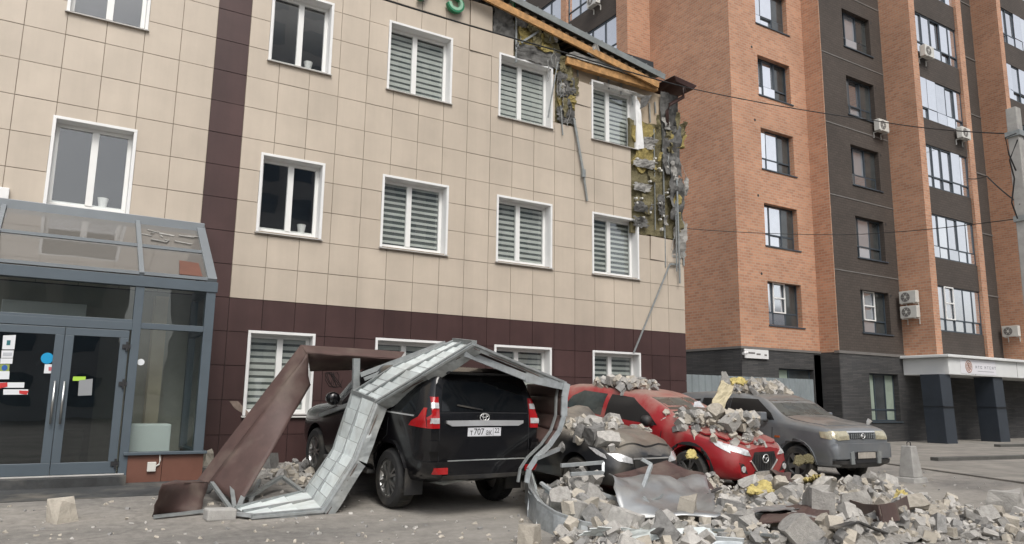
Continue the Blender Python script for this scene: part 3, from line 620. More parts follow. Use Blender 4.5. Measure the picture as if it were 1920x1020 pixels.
# socket box on plinth
s = MB(); s.box(2.30, 2.42, PY-.085, PY-.042, .42, .56); so_ = s.build('socket_box', M['acw'], por, bevel=.01)
s = MB(); s.tube([(2.42, PY-.06, .5), (2.46, PY-.06, .52), (2.47, PY-.06, .58), (2.46, PY-.06, .66)], .012, 6); s.build('cable', M['acw'], so_)
# things inside the porch
s = MB(); s.box(2.08, 2.62, -1.25, -.85, .375, .66); sb = tag(s.build('storage_box', mat('teal plastic', (.01, .16, .14), .4), bevel=.03), 'teal plastic storage box with white crate top standing behind porch glass', 'box')
s = MB(); s.box(2.06, 2.64, -1.27, -.83, .662, 1.1); s.build('box_top', M['white'], sb, bevel=.02)
s = MB(); s.hexa([(1.16, -1.2, .375), (1.42, -1.2, .375), (1.42, -.95, .375), (1.16, -.95, .375)], [(1.12, -1.24, 1.0), (1.46, -1.24, 1.0), (1.46, -.91, 1.0), (1.12, -.91, 1.0)])
tag(s.build('waste_bin', mat('grey plastic', (.22, .22, .2), .5), bevel=.01), 'grey plastic waste bin standing behind the right hand porch door', 'bin')
# debris caught on the porch roof
s = MB(); pr = [rpt(x, v, .03) for x, v in ((2.52, .05), (2.86, .04), (2.84, .27), (2.55, .29))]; s.slab(*pr, .012)
tag(s.build('fallen_tile', M['porchtile']), 'broken reddish brown tile lying on the porch glass roof', 'tile')
rr_ = random.Random(5)
gs = thing('glass_shards', 'pale broken shards lying on upper glass pane of the porch roof', 'shards')
for i in range(12):
    x, v = rr_.uniform(2.15, 2.75), rr_.uniform(.62, .80); a_ = rr_.uniform(0, 3.1); p = rpt(x, v, .03); d1 = V((math.cos(a_), 0, 0))*rr_.uniform(.05, .3) + (rpt(0, 1)-rpt(0, 0)).normalized()*rr_.uniform(-.08, .08); d2 = V((.02, 0, 0)) + (rpt(0, 1)-rpt(0, 0)).normalized()*rr_.uniform(.02, .05)
    s = MB(); s.slab(p, p+d1, p+d1+d2, p+d2, .01); s.build('shard', M['filml'], gs)
s = MB(); p = on_y(6, 363, -.05); s.box(p.x-.16, p.x+.08, -.12, -.02, p.z-.09, p.z+.09); s.build('wall_lamp', M['white'], off, bevel=.01)
# chipped tile, graffiti and plaster scars on the plinth
s = MB(); s.hexa([on_y(x, y, -.016) for x, y in ((430, 752), (446, 752), (468, 775), (466, 782), (440, 766))], [on_y(x, y, -.021) for x, y in ((430, 752), (446, 752), (468, 775), (466, 782), (440, 766))]); s.build('plaster_scar', mat('chipped plaster', (.22, .17, .14), .9, var=.3, scale=8), off)
sc = [on_y(625+17*math.cos(i*.71)*math.cos(i*.13), 712+15*math.sin(i*.93), -.022) for i in range(40)]
s = MB(); s.tube(sc, .006, 4); s.build('graffiti', M['jointd'], off)
for i in range(16):
    x = rr_.uniform(2.05, 3.05); s = MB(); s.box(x, x+rr_.uniform(.03, .12), PY-.046, PY-.041, .20, .20+rr_.uniform(.01, .03)); s.build('plaster_scar', M['white'], por)
# dark mat slab in front of porch
p0, p1 = on_g(-60, 944), on_g(300, 931)
s = MB(); z0 = .15; y0 = p0.y
s.hexa([(-2, y0, 0), (3.0, p1.y+.05, 0), (3.6, -1.0, 0), (3.2, -.1, 0), (-2, -.1, 0)], [(-2, y0, .205), (3.0, p1.y+.05, .205), (3.6, -1.0, .305), (3.2, -.1, .36), (-2, -.1, .36)])
struct(s.build('porch_step', M['mat']))

# ================================================================== brick apartment tower
tw = thing('apartment_building', 'tall orange and dark brown brick apartment tower with glazed balconies', 'building', (30, 5, 0)); tw.location = (0, 0, 0)
TX = dict(a=21.46, A=22.79, B=27.42, C=31.92, P=32.38, Q=36.0, S=36.45, D=40.9)
TY = dict(o=5.0, one=9.59, d=4.15, b=2.79, e=3.18)
ZB, ZT, PIT_ = 3.6, 29., 3.13
def floors(z0, z1, n=8): return [(z0+PIT_*k, z1+PIT_*k) for k in range(n)]
def wallx(m, x0, x1, z0, z1, Y, holes=(), d=.4):
    b = MB(); holed(b, x0, x1, z0, z1, Y, Y+d, list(holes)); return b.build('wall', m, tw)
def wally(m, X, y0, y1, z0, z1, d=.4):
    b = MB(); b.box(X, X+d, y0, y1, z0, z1); return b.build('wall', m, tw)
def fill_window(x0, x1, z0, z1, Y, cols, tr, mats, sill=True, casement=None):
    f = MB(); t = .055
    f.box(x0, x1, Y, Y+.07, z1-t, z1); f.box(x0, x1, Y, Y+.07, z0, z0+t); f.box(x0, x0+t, Y, Y+.07, z0+t, z1-t); f.box(x1-t, x1, Y, Y+.07, z0+t, z1-t)
    xs_ = [x0+(x1-x0)*c for c in cols]; zt = z0+(z1-z0)*tr
    for x in xs_[1:-1]: f.box(x-t/2, x+t/2, Y-.004, Y+.07, z0+t, z1-t)
    f.box(x0+t, x1-t, Y+.002, Y+.07, zt-t/2, zt+t/2)
    wo = f.build('window', M['nframe'], tw)
    for i in range(len(xs_)-1):
        for za, zb in ((z0, zt), (zt, z1)):
            g = MB(); g.box(xs_[i]+.02, xs_[i+1]-.02, Y+.03, Y+.04, za+.02, zb-.02); o = g.build('pane', mats[i % len(mats)] if not callable(mats) else mats(i), wo)
            o.rotation_euler = (RND.uniform(-.004, .004), 0, 0)
    if sill:
        s = MB(); s.box(x0-.03, x1+.12, Y-.26, Y, z0-.06, z0-.01); s.build('window_sill', M['nframe'], wo)
    if casement is not None:
        i = casement; xa, xb = xs_[i], xs_[i+1]; s = MB(); t = .05
        s.box(xa, xb, Y-.05, Y-.006, z1-t, z1-.0); s.box(xa, xb, Y-.05, Y-.006, zt, zt+t); s.box(xa, xa+t, Y-.05, Y-.006, zt+t, z1-t); s.box(xb-t, xb, Y-.05, Y-.006, zt+t, z1-t); s.box(xa+t, xb-t, Y-.05, Y-.006, (zt+z1)/2-t/2, (zt+z1)/2+t/2)
        s.build('open_sash', M['pvc'], wo)
    return wo
ow = [(24.42, 26.42, a, b) for a, b in floors(4.55, 6.26)]
dw = [(29.1, 31.1, a, b) for a, b in floors(4.48, 6.24)]
bw = [(TX['P'], TX['Q'], a, b) for a, b in floors(4.64, 6.58)]
wg = (24.85, 26.95, .9, 2.9); dg = (29.3, 31.3, .9, 2.82)
wallx(M['obrick'], TX['A'], TX['B'], ZB, ZT, TY['o'], ow)
wallx(M['stone'], TX['A'], TX['B'], -.3, ZB, TY['o'], [wg])
wally(M['obrick'], TX['A'], TY['o']+.4, TY['one'], ZB, ZT); wally(M['stone'], TX['A'], TY['o']+.4, TY['one'], -.3, ZB)
wallx(M['obrick'], TX['a'], TX['A'], ZB, ZT, TY['one']); wallx(M['stone'], TX['a'], TX['A'], -.3, ZB, TY['one'])
wally(M['obrick'], TX['B'], TY['d']+.01, TY['o']-.002, ZB, ZT, .038); wally(M['stone'], TX['B'], TY['d']+.01, TY['o']-.002, -.3, ZB, .028)
wallx(M['dbrick'], TX['B']+.04, TX['C'], ZB, ZT, TY['d']+.03, dw); wallx(M['stone'], TX['B']+.03, TX['C'], -.3, ZB, TY['d'], [dg])
wally(M['obrick'], TX['C'], TY['b'], TY['d']+.2, ZB, ZT, TX['P']-TX['C'])
def spandrels(x0, x1, Y, holes):
    zz = [ZB] + [v for h in holes for v in (h[2], h[3])] + [ZT]
    for za, zb in zip(zz[0::2], zz[1::2]): b = MB(); b.box(x0, x1, Y+.12, Y+.4, za, zb); b.build('spandrel', M['dbrick'], tw)
spandrels(TX['P'], TX['Q'], TY['b'], bw)
b = MB(); b.box(TX['Q'], TX['S'], TY['b'], TY['d']+.6, ZB, ZT); b.build('pier', M['obrick'], tw)
wallx(M['dbrick'], TX['S'], TX['D']+.1, ZB, ZT, TY['d']+.3, [(38.0, 38.6, a, b) for a, b in floors(4.2, 6.3)])
b = MB(); b.box(37.9, 38.7, TY['d']+.6, TY['d']+.65, 4, ZT); b.build('stair_glazing', M['tpane_d'], tw)
wally(M['obrick'], TX['D'], TY['e'], TY['d']+.6, ZB, ZT, .42)
b = MB(); bw2 = [(TX['D']+.42, 45.2, a, b_) for a, b_ in floors(4.64, 6.58)]; spandrels(TX['D']+.42, 45.2, TY['e'], bw2)
b = MB(); b.box(45.2, 45.6, TY['e'], TY['d']+.6, ZB, ZT); b.build('pier', M['obrick'], tw)
wallx(M['stone'], TX['C'], 52, -.3, ZB, TY['d'], [(33.4, 34.9, -.3, 2.6), (37.8, 39.4, -.3, 2.6)])
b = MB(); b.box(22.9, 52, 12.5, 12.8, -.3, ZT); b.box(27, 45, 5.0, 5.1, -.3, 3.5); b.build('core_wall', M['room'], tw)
b = MB(); b.box(45.6, 52, TY['d']+.3, TY['d']+.7, ZB, ZT); b.build('wall', M['obrick'], tw)
for z in [6.9+PIT_*k for k in range(7)]:
    b = MB(); b.box(TX['B']+.05, TX['C'], TY['d']+.012, TY['d']+.026, z, z+.045); b.build('string_course', M['slate'], tw)
    b = MB(); b.box(TX['S'], TX['D'], TY['d']+.27, TY['d']+.296, z, z+.06); b.build('string_course', M['slate'], tw)
b = MB(); b.box(TX['A']-.03, TX['B'], TY['o']-.03, TY['o']+.2, ZB-.04, ZB+.05); b.box(TX['A']-.03, TX['A']+.3, TY['o']+.2, TY['one'], ZB-.04, ZB+.05); b.box(TX['B']-.03, TX['C'], TY['d']-.03, TY['d']+.2, ZB-.05, ZB+.06); b.build('plinth_cap', M['slate'], tw)
ORM = [M['tpane_b'], M['tpane_b'], M['tpane_d']]; DKM = [M['tpane_d'], M['tpane'], M['tpane_d']]
for i, h in enumerate(ow): fill_window(*h, TY['o']+.22, (0, .26, .62, 1), .30, ORM, True, 1 if i == 0 else None)
for i, h in enumerate(dw): fill_window(*h, TY['d']+.24, (0, .22, .62, 1), .30, DKM, True, 1 if i == 0 else None)
for i, h in enumerate(bw): fill_window(*h, TY['b']+.16, (0, .2, .4, .62, .82, 1), .27, [M['tpane_b']], False, 1 if i == 0 else None)
for i, h in enumerate(bw2): fill_window(*h, TY['e']+.16, (0, .2, .4, .6, .8, 1), .27, [M['tpane_b']], False)
CUR = mat('sage curtain', (.28, .34, .28), .8, var=.15, scale=1.5)
fill_window(*wg, TY['o']+.2, (0, .38, 1), .3, [CUR, M['tpane_d']]); fill_window(*dg, TY['d']+.22, (0, .32, .68, 1), .24, [CUR, M['tpane_d'], CUR])
# left flank balconies (facing away from the front)
XL = TX['a']+.15
b = MB(); b.box(TX['a'], TX['a']+.5, TY['one']+.41, TY['one']+.75, ZB, ZT); b.build('pier', M['obrick'], tw)
ya, yb, yc = TY['one']+.75, on_x(1066, 20, XL).y, 19.
yb2 = on_x(1056, 20, XL).y
for z0, z1 in floors(4.64, 6.58):
    for p0_, p1_ in ((ya, yb), (yb2, yc)):
        f = MB(); t = .07; n = 4
        f.box(XL, XL+.08, p0_, p1_, z0, z0+t); f.box(XL, XL+.08, p0_, p1_, z1-t, z1); zt = z0+(z1-z0)*.27; f.box(XL, XL+.08, p0_, p1_, zt-.03, zt+.03)
        for k in range(n+1): yy = p0_+(p1_-p0_)*k/n; f.box(XL-.003, XL+.08, yy-.035, yy+.035, z0+t, z1-t)
        wo = f.build('window', M['nframe'], tw)
        for k in range(n):
            y0_, y1_ = p0_+(p1_-p0_)*k/n, p0_+(p1_-p0_)*(k+1)/n
            for za, zb in ((z0, zt), (zt, z1)): g = MB(); g.box(XL+.035, XL+.045, y0_+.02, y1_-.02, za+.02, zb-.02); g.build('pane', M['tpane_b'], wo)
    b = MB(); b.box(XL-.04, XL+.3, ya, yc, z1, z0+PIT_); b.build('spandrel', M['dbrick'], tw)
b = MB(); b.box(TX['a'], TX['a']+.5, yb, yb2, ZB, ZT); b.build('pier', M['obrick'], tw)
b = MB(); b.box(XL, XL+.3, ya, yc, -.3, 4.64); b.box(XL+.5, XL+.6, ya, yc, 0, ZT); b.build('wall', M['stone'], tw)
# entrance canopy
cyf = on_x(1778, 675, 31.72).y
b = MB(); b.box(31.72, 52, cyf, TY['d'], 2.80, 3.48); ca = b.build('canopy', M['fascia'], tw, bevel=.02)
b = MB(); b.box(31.5, 52, cyf-.14, TY['d'], 3.485, 3.60); b.build('canopy_edge', M['fascia'], ca, bevel=.02)
for x in (33.7, 37.2, 40.5):
    s = MB(); s.box(x, x+.02, cyf-.004, cyf, 2.82, 3.48); s.build('cladding_joint', M['slate'], ca)
sx0, sx1 = on_y(1800, 680, cyf).x, on_y(1866, 685, cyf).x
s = MB(); s.box(sx0, sx1, cyf-.012, cyf-.002, 2.86, 3.46); sg = s.build('sign_panel', mat('white sign print', (.74, .73, .76), .4, var=.02), ca)
ring = MB(); cc = V((sx0+.62, cyf-.018, 3.16))
for r_, wd in ((.24, .035), (.15, .03)):
    pts = [cc+V((r_*math.cos(i*math.pi/16), 0, r_*math.sin(i*math.pi/16))) for i in range(33)]
    for p, q in zip(pts, pts[1:]): ring.bar(p, q, .008, wd, (0, 0, 1) if abs((q-p).z) < abs((q-p).x) else (1, 0, 0))
for k in range(9): a_ = k*2*math.pi/9; ring.bar(cc, cc+V((.2*math.cos(a_), 0, .2*math.sin(a_))), .008, .02, (0, 1, 0))
ring.build('emblem', mat('copper emblem print', (.42, .22, .15), .5, var=.3, scale=9), sg)
lt = MB(); x = sx0+1.15
for k in range(8):
    if k == 3: x += .12
    if k % 3 == 0: lt.box(x, x+.03, cyf-.016, cyf-.012, 3.10, 3.22); lt.box(x+.09, x+.12, cyf-.016, cyf-.012, 3.10, 3.22); lt.box(x+.03, x+.09, cyf-.016, cyf-.012, 3.15, 3.175)
    elif k % 3 == 1: lt.box(x, x+.12, cyf-.016, cyf-.012, 3.195, 3.22); lt.box(x+.045, x+.075, cyf-.016, cyf-.012, 3.10, 3.195)
    else: lt.box(x, x+.12, cyf-.016, cyf-.012, 3.195, 3.22); lt.box(x, x+.12, cyf-.016, cyf-.012, 3.10, 3.125); lt.box(x, x+.03, cyf-.016, cyf-.012, 3.125, 3.195)
    x += .2
lt.box(sx0+1.3, sx0+2.6, cyf-.016, cyf-.012, 2.98, 3.0); lt.build('sign_lettering', mat('grey sign print', (.30, .30, .33), .5), sg)
# slanted columns
def column(pl, pr, par):
    x0 = on_y(*pl, cyf+.1).x; x1 = on_y(*pr, cyf+.1).x
    c = MB(); c.hexa([(x0+.02, cyf+.05, -.1), (x1+.02, cyf+.05, -.1), (x1+.02, cyf+.85, -.1), (x0+.02, cyf+.85, -.1)], [(x0-.03, cyf+.12, 2.8), (x1-.03, cyf+.12, 2.8), (x1-.03, cyf+.92, 2.8), (x0-.03, cyf+.92, 2.8)])
    o = c.build('column', M['navy'], tw, bevel=.015)
    j = MB(); j.box(x0-.03, x1+.0, cyf+.02, cyf+.9, 1.52, 1.535); j.build('cladding_joint', M['dark'], o)
column((1768, 760), (1788, 760), tw); column((1868, 760), (1886, 760), tw)
s = MB(); s.box(33.38, 34.92, TY['d']+.5, TY['d']+.55, 0, 2.6); s.build('door', M['dark'], tw); s = MB(); s.box(37.78, 39.42, TY['d']+.5, TY['d']+.55, 0, 2.6); s.build('door', M['dark'], tw)
s = MB(); s.tube([(38.9, cyf+.25, 3.2), (38.95, cyf+.2, .35), (39.2, cyf+.0, .12)], .06, 8); s.build('downpipe', M['dark'], tw)
s = MB(); p = on_y(1727, 741, TY['d']+.45); s.box(p.x-.28, p.x+.28, p.y-.02, p.y, p.z-.12, p.z+.12); s.build('lit_interior_panel', M['white'], tw)  # white panel stands in for the lit shop interior
# vent holes
for i in range(6):
    for x, z in ((24.1, 6.5), (31.25, 6.15)):
        s = MB(); s.disc((x, (TY['o'] if x < 26 else TY['d']+.03)-.006, z+PIT_*i), .055, 'y', .006, 12); s.build('vent', M['dark'], tw)
# address sign and camera
p = on_y(1418, 664, TY['o']-.05); s = MB(); s.box(p.x-.66, p.x+.66, p.y-.03, p.y+.02, p.z-.17, p.z+.17); o = tag(s.build('address_sign', M['white'], bevel=.01), 'small white address plate with camera on dark stone corner of apartment tower', 'sign')
for k, (a_, b__, z_) in enumerate(((-.5, -.1, .03), (-.02, .2, .0), (.42, .55, -.02))):
    s = MB(); s.box(p.x+a_, p.x+b__, p.y-.036, p.y-.031, p.z+z_-.03, p.z+z_+.03); s.build('sign_print', M['slate'], o)
p = on_y(1398, 662, TY['o']-.25); s = MB(); s.tube([p+V((-.12, 0, -.02)), p+V((.15, .05, .03))], .055, 10); s.box(p.x+.1, p.x+.14, p.y, TY['o']+.02, p.z+.0, p.z+.04)
tag(s.build('security_camera', M['white']), 'white security camera above the address plate', 'camera')
# corrugated fence between the buildings
fn = MB(); pA, pB = on_y(1293, 702, 1.2), on_y(1462, 716, 1.2); zt = pA.z; x = 15.2; xe = pB.x+.3; k = 0; fe = thing('metal_fence', 'grey corrugated sheet fence between the two buildings', 'fence', (17, 1.2, .1)); fe.location = (0, 0, 0)
while x < xe:
    sh = MB(); xx = x
    for i in range(5): sh.hexa([(xx, 1.2, .0), (xx+.12, 1.2, .0), (xx+.15, 1.165, .0), (xx+.23, 1.165, .0), (xx+.26, 1.2, .0), (xx+.26, 1.205, .0), (xx, 1.205, .0)], [(xx, 1.2, zt), (xx+.12, 1.2, zt), (xx+.15, 1.165, zt), (xx+.23, 1.165, zt), (xx+.26, 1.2, zt), (xx+.26, 1.205, zt), (xx, 1.205, zt)]); xx += .26
    sh.build('fence_sheet', mat('grey coated sheet', (.22, .25, .26), .5, var=.12) if 'fence' not in M else M['fence'], fe); M['fence'] = bpy.data.materials['grey coated sheet']; x = xx+.004
# air conditioners
def ac(c, facing, label):
    o = thing('air_conditioner', label, 'air conditioner', c, 'outdoor air conditioner units on the brick tower')
    o.scale = (.86, .86, .86); b = MB(); b.box(-.42, .42, -.30, 0, -.3, .3); b.build('casing', M['acw'], o, bevel=.02)
    f = MB(); f.disc((-.1, -.312, 0), .23, 'y', .012, 24); f.build('fan_grille', M['slate'], o)
    f = MB(); f.disc((-.1, -.318, 0), .06, 'y', .008, 16)
    for k in range(6): a_ = k*math.pi/3; f.bar((-.1, -.316, 0), (-.1+.22*math.cos(a_), -.316, .22*math.sin(a_)), .01, .012, (0, 1, 0))
    f.build('fan_guard', M['acw'], o)
    for x in (-.3, .3):
        a_ = MB(); a_.box(x-.02, x+.02, -.32, .13, -.345, -.305); a_.box(x-.02, x+.02, .09, .13, -.6, -.345); a_.build('bracket', M['acw'], o)
    o.rotation_euler = (0, 0, facing); return o
def ac_front(pxy, Y, lb): p = on_y(*pxy, Y-.3); ac(V((p.x, Y-.12, p.z)), 0, lb)
def ac_side(pxy, X, lb): p = on_x(*pxy, X-.3); ac(V((X-.12, p.y, p.z)), -math.pi/2, lb)
ac_front((1740, 97), TY['b']+.12, 'beige air conditioner unit below an upper glazed balcony, higher than the wires')
ac_front((1655, 236), TY['d']+.03, 'beige air conditioner unit on dark brick beside orange pier, crossed by a wire')
ac_front((1809, 250), TY['b']+.12, 'beige air conditioner unit at the balcony corner next to thin brick pier and wire')
ac_side((1703, 557), TX['C'], 'upper of two stacked beige air conditioners on the brick pier above white canopy')
ac_side((1705, 585), TX['C'], 'lower of two stacked beige air conditioners on the brick pier above white canopy')
ac_side((1895, 621), TX['D'], 'single beige air conditioner just above the white canopy on far brick pier')
pq = on_x(1122, 5, XL); ac(V((XL-.17, pq.y, pq.z)), -math.pi/2, 'air conditioner hanging on the tower flank above the damaged roof')
# bollard
p = on_z(1709, 904, .05); s = MB()
bo = thing('concrete_bollard', 'grey tapered concrete bollard on square base beside silver car', 'bollard', (p.x, p.y, .05)); s.hexa([(-.25, -.22, -.06), (.25, -.22, -.06), (.25, .22, -.06), (-.25, .22, -.06)], [(-.22, -.2, .10), (.22, -.2, .10), (.22, .2, .10), (-.22, .2, .10)]); s.build('base', M['conc'], bo, bevel=.02)
s = MB(); s.hexa([(-.16, -.16, .10), (.16, -.16, .10), (.16, .16, .10), (-.16, .16, .10)], [(-.10, -.10, .70), (.10, -.10, .70), (.10, .10, .70), (-.10, .10, .70)]); s.build('shaft', M['conc'], bo, bevel=.015)
s = MB(); s.tube([(-.06, 0, .68), (-.06, 0, .76), (0, 0, .79), (.06, 0, .76), (.06, 0, .68)], .01, 6); s.build('lifting_loop', M['dark'], bo)
# utility pole and cables
pd = CAM + ray(1909, 300)*13.5; px_, py_ = pd.x, pd.y; ztop = (CAM + ray(1899, 197)*13.5).z
po = thing('utility_pole', 'grey concrete utility pole with cable clamps at the street edge', 'pole', (px_, py_, 0))
s = MB(); s.hexa([(-.13, -.13, -.2), (.13, -.13, -.2), (.13, .13, -.2), (-.13, .13, -.2)], [(-.09, -.09, ztop), (.09, -.09, ztop), (.09, .09, ztop), (-.09, .09, ztop)]); s.build('shaft', M['conc'], po, bevel=.015)
z1 = (CAM+ray(1905, 250)*13.5).z; z2 = (CAM+ray(1905, 415)*13.5).z
for zc in (z1, z2): s = MB(); s.box(-.125, .125, -.125, .125, zc-.05, zc+.05); s.build('clamp', M['galvd'], po)
for k, pts in enumerate((((1905, 250), (1885, 258), (1892, 290), (1905, 320)), ((1908, 262), (1893, 300), (1902, 335), (1897, 380), (1908, 410)))):
    s = MB(); s.tube([CAM+ray(*q)*13.25-V((px_, py_, 0)) for q in pts], .014, 6); s.build('cable_tail', M['wire'], po)
def cable(pts, lb, r=.013, sag=0., n=24):
    out = []
    for (p, q) in zip(pts, pts[1:]):
        for i in range(n): t_ = i/n; v = p.lerp(q, t_); out.append(v - V((0, 0, sag*4*t_*(1-t_))))
    out.append(pts[-1]); s = MB(); s.tube(out, r, 6); return tag(s.build('overhead_cable', M['wire'], smooth=True), lb, 'cable')
C0 = V((15.1, -.42, 0)); C0 = on_y(1287, 164, -.42)
PT = V((px_-.1, py_, z1))
cable([PT, CAM+ray(1640, 226)*20, C0], 'black overhead cable from the concrete pole to corner of the damaged eaves', .013, .06)
cable([C0, on_y(1060, 99, -.9), on_y(720, -1, -2.0), on_y(480, -80, -3.0)], 'black cable running along the cream facade below the parapet letters', .017, .02)
cable([V((px_-.1, py_, z2)), CAM+ray(1590, 440)*20, on_y(1281, 428, .2)], 'lower thin cable from pole across the tower to the stripped wall corner', .009, .05)
cable([V((px_-.1, py_, z2+.25)), CAM+ray(1850, 330)*14.6, CAM+ray(1815, 335)*18, on_y(1812, 262, TY['b'])], 'drooping cable from pole to the balcony corner air conditioner', .012, .03, 10)

# ================================================================== cars
def carpaint(name, c, metal=.3, rough=.32, dirt=.35, coat=.6, td=0.):
    return mat(name, c, rough, metal, var=.06, scale=2, coat=coat, dirt=dirt, topdust=td)
M['black_p'] = carpaint('black car paint', (.004, .004, .005), .0, .25, 0., .35)
M['black_dust'] = carpaint('dusty dark car paint', (.02, .021, .024), .2, .35, .35, .3, .75)
M['red_p'] = carpaint('red car paint', (.30, .012, .017), .1, .38, .35, .2, .8)
M['silver_p'] = carpaint('silver grey car paint', (.20, .215, .23), .45, .34, .22, .3, .6)
M['cglass'] = mat('dark car glass', (.006, .007, .008), .05, var=.2, spec=.4)
M['cglass_dirty'] = mat('dusty car glass', (.03, .04, .04), .15, var=.4, scale=3, dirt=.2, topdust=.22)
M['cabin_dark'] = mat('painted cabin dark', (.006, .006, .007), .35)  # near-black window patches stand in for the unlit cabin behind
M['rubber'] = mat('tyre rubber', (.022, .022, .022), .85, var=.3, scale=12, dirt=.35)
M['trim'] = mat('black trim plastic', (.018, .018, .019), .55, dirt=.2)
M['alloy'] = mat('alloy rim', (.42, .42, .41), .3, metal=.9, var=.12)
M['alloy_d'] = mat('dull wheel rim', (.16, .16, .16), .45, metal=.6, dirt=.4)
M['chrome'] = mat('chrome', (.80, .80, .79), .3, metal=.75, var=.05)
M['lampred'] = mat('red lamp lens', (.35, .006, .008), .12, var=.15, scale=20, coat=.8)
M['lampclear'] = mat('clear lamp lens', (.62, .62, .62), .15, var=.25, scale=22, metal=.3, coat=.8)
M['lampyel'] = mat('yellowed lamp lens', (.46, .42, .30), .2, var=.25, scale=14, metal=.25, coat=.6)
M['lampamb'] = mat('amber lamp lens', (.40, .10, .03), .2)
M['plate'] = mat('number plate white', (.66, .67, .70), .4, var=.05)
M['plate_d'] = mat('dirty number plate', (.36, .33, .29), .6, var=.2, scale=20)
M['ink'] = mat('plate print', (.02, .02, .025), .5)
M['seat'] = mat('pale seat fabric', (.35, .33, .30), .9)

def ring_pts(s):
    x, zb, ws, wm, zm, wsh, zbelt, wg, zg, wr, zr, dx = s
    pts = [(0, zb), (ws*.7, zb), (ws, zb+.06), (wm-.01, zb+.45*(zm-zb)), (wm, zm), (wsh, zbelt), (wg, zg), (wr, zr-.012), (wr*.55, zr+.012), (0, zr+.02)]
    out = []
    for y, z in pts:
        k = max(0., (z-zbelt)/max(.05, zr-zbelt)); out.append(V((x+dx*min(k, 1.05), y, z)))
    return out
def car_body(name, st, m, parent, wheels, R, arch_r, dent=None, lv=2):
    bm = bmesh.new(); rings = []
    for s in st:
        h = ring_pts(s); full_ = h + [V((p.x, -p.y, p.z)) for p in h[-2:0:-1]]
        rings.append([bm.verts.new(p) for p in full_])
    n = len(rings[0]); cr = bm.edges.layers.float.new('crease_edge')
    for a, b in zip(rings, rings[1:]):
        for i in range(n): j = (i+1) % n; bm.faces.new((a[i], a[j], b[j], b[i]))
    bm.faces.new(rings[0][::-1]); bm.faces.new(rings[-1])
    bmesh.ops.recalc_face_normals(bm, faces=bm.faces); bm.edges.ensure_lookup_table()
    for e in bm.edges:
        for k in (0, -1):
            if e.verts[0] in rings[k] and e.verts[1] in rings[k]: e[cr] = .55
        for r in rings:
            pass
    idx = {v: (i, j) for i, r in enumerate(rings) for j, v in enumerate(r)}
    for e in bm.edges:
        (i0, j0), (i1, j1) = idx[e.verts[0]], idx[e.verts[1]]
        if j0 == j1 and j0 in (5, n-5): e[cr] = max(e[cr], .75)
        if j0 == j1 and j0 in (7, n-7): e[cr] = max(e[cr], .55)
        if j0 == j1 and j0 in (2, n-2): e[cr] = max(e[cr], .6)
    me = bpy.data.meshes.new(name); bm.to_mesh(me); bm.free()
    o = bpy.data.objects.new('tmp', me); col.objects.link(o)
    ss = o.modifiers.new('s', 'SUBSURF'); ss.levels = ss.render_levels = lv
    cut = []
    for (wx, wy) in wheels:
        c = MB(); s = 1 if wy > 0 else -1
        c.lathe([(arch_r, min(.58*s, 1.3*s)), (arch_r, max(.58*s, 1.3*s))], (wx, 0, R+.02), 'y', 40); co = c.build('tmpcut', None); cut.append(co)
        bo_ = o.modifiers.new('b', 'BOOLEAN'); bo_.object = co; bo_.operation = 'DIFFERENCE'; bo_.solver = 'EXACT'
    dg = bpy.context.evaluated_depsgraph_get(); me2 = bpy.data.meshes.new_from_object(o.evaluated_get(dg)); me2.materials.clear(); me2.name = name
    bpy.data.objects.remove(o)
    for c in cut: bpy.data.objects.remove(c)
    if dent:
        for v in me2.vertices: v.co = dent(v.co.copy())
    for p in me2.polygons: p.use_smooth = True
    me2.set_sharp_from_angle(angle=math.radians(38))
    ob = link(name, me2, m, parent)
    bm = bmesh.new(); bm.from_mesh(me2); bvh = BVHTree.FromBMesh(bm); bm.free()
    return ob, bvh
AX = {'-x': (V((-1, 0, 0)), lambda u, v: V((9, u, v))), '+x': (V((1, 0, 0)), lambda u, v: V((-9, u, v))), '-y': (V((0, -1, 0)), lambda u, v: V((u, 5, v))), '+y': (V((0, 1, 0)), lambda u, v: V((u, -5, v))), '-z': (V((0, 0, -1)), lambda u, v: V((u, v, 5)))}
def patch(name, m, parent, bvh, poly, ax, offs=.006, thick=.02, grid=.07, warp=None, smooth=True):
    d, fn = AX[ax]; bm = bmesh.new(); vs_ = [bm.verts.new((u, v, 0)) for u, v in poly]; bm.faces.new(vs_)
    us = [p[0] for p in poly]; vv = [p[1] for p in poly]
    for k, (lo, hi) in enumerate(((min(us), max(us)), (min(vv), max(vv)))):
        n = int((hi-lo)/grid)
        for i in range(1, n+1):
            c = lo+(hi-lo)*i/(n+1); co = V((c, 0, 0)) if k == 0 else V((0, c, 0)); no = V((1, 0, 0)) if k == 0 else V((0, 1, 0))
            bmesh.ops.bisect_plane(bm, geom=bm.verts[:]+bm.edges[:]+bm.faces[:], plane_co=co, plane_no=no)
    for v in bm.verts:
        o_ = fn(v.co.x, v.co.y); hit = bvh.ray_cast(o_, d)
        p = hit[0] if hit[0] is not None else bvh.find_nearest(o_ + d*(5 if 'x' not in ax else 8))[0]
        v.co = p - d*offs
        if warp: v.co = warp(v.co.copy())
    be = [e for e in bm.edges if e.is_boundary]
    g = bmesh.ops.extrude_edge_only(bm, edges=be)
    for v in [x for x in g['geom'] if isinstance(x, bmesh.types.BMVert)]: v.co += d*thick
    bmesh.ops.recalc_face_normals(bm, faces=bm.faces)
    me = bpy.data.meshes.new(name); bm.to_mesh(me); bm.free()
    if smooth:
        for p in me.polygons: p.use_smooth = True
        me.set_sharp_from_angle(angle=math.radians(50))
    return link(name, me, m, parent)
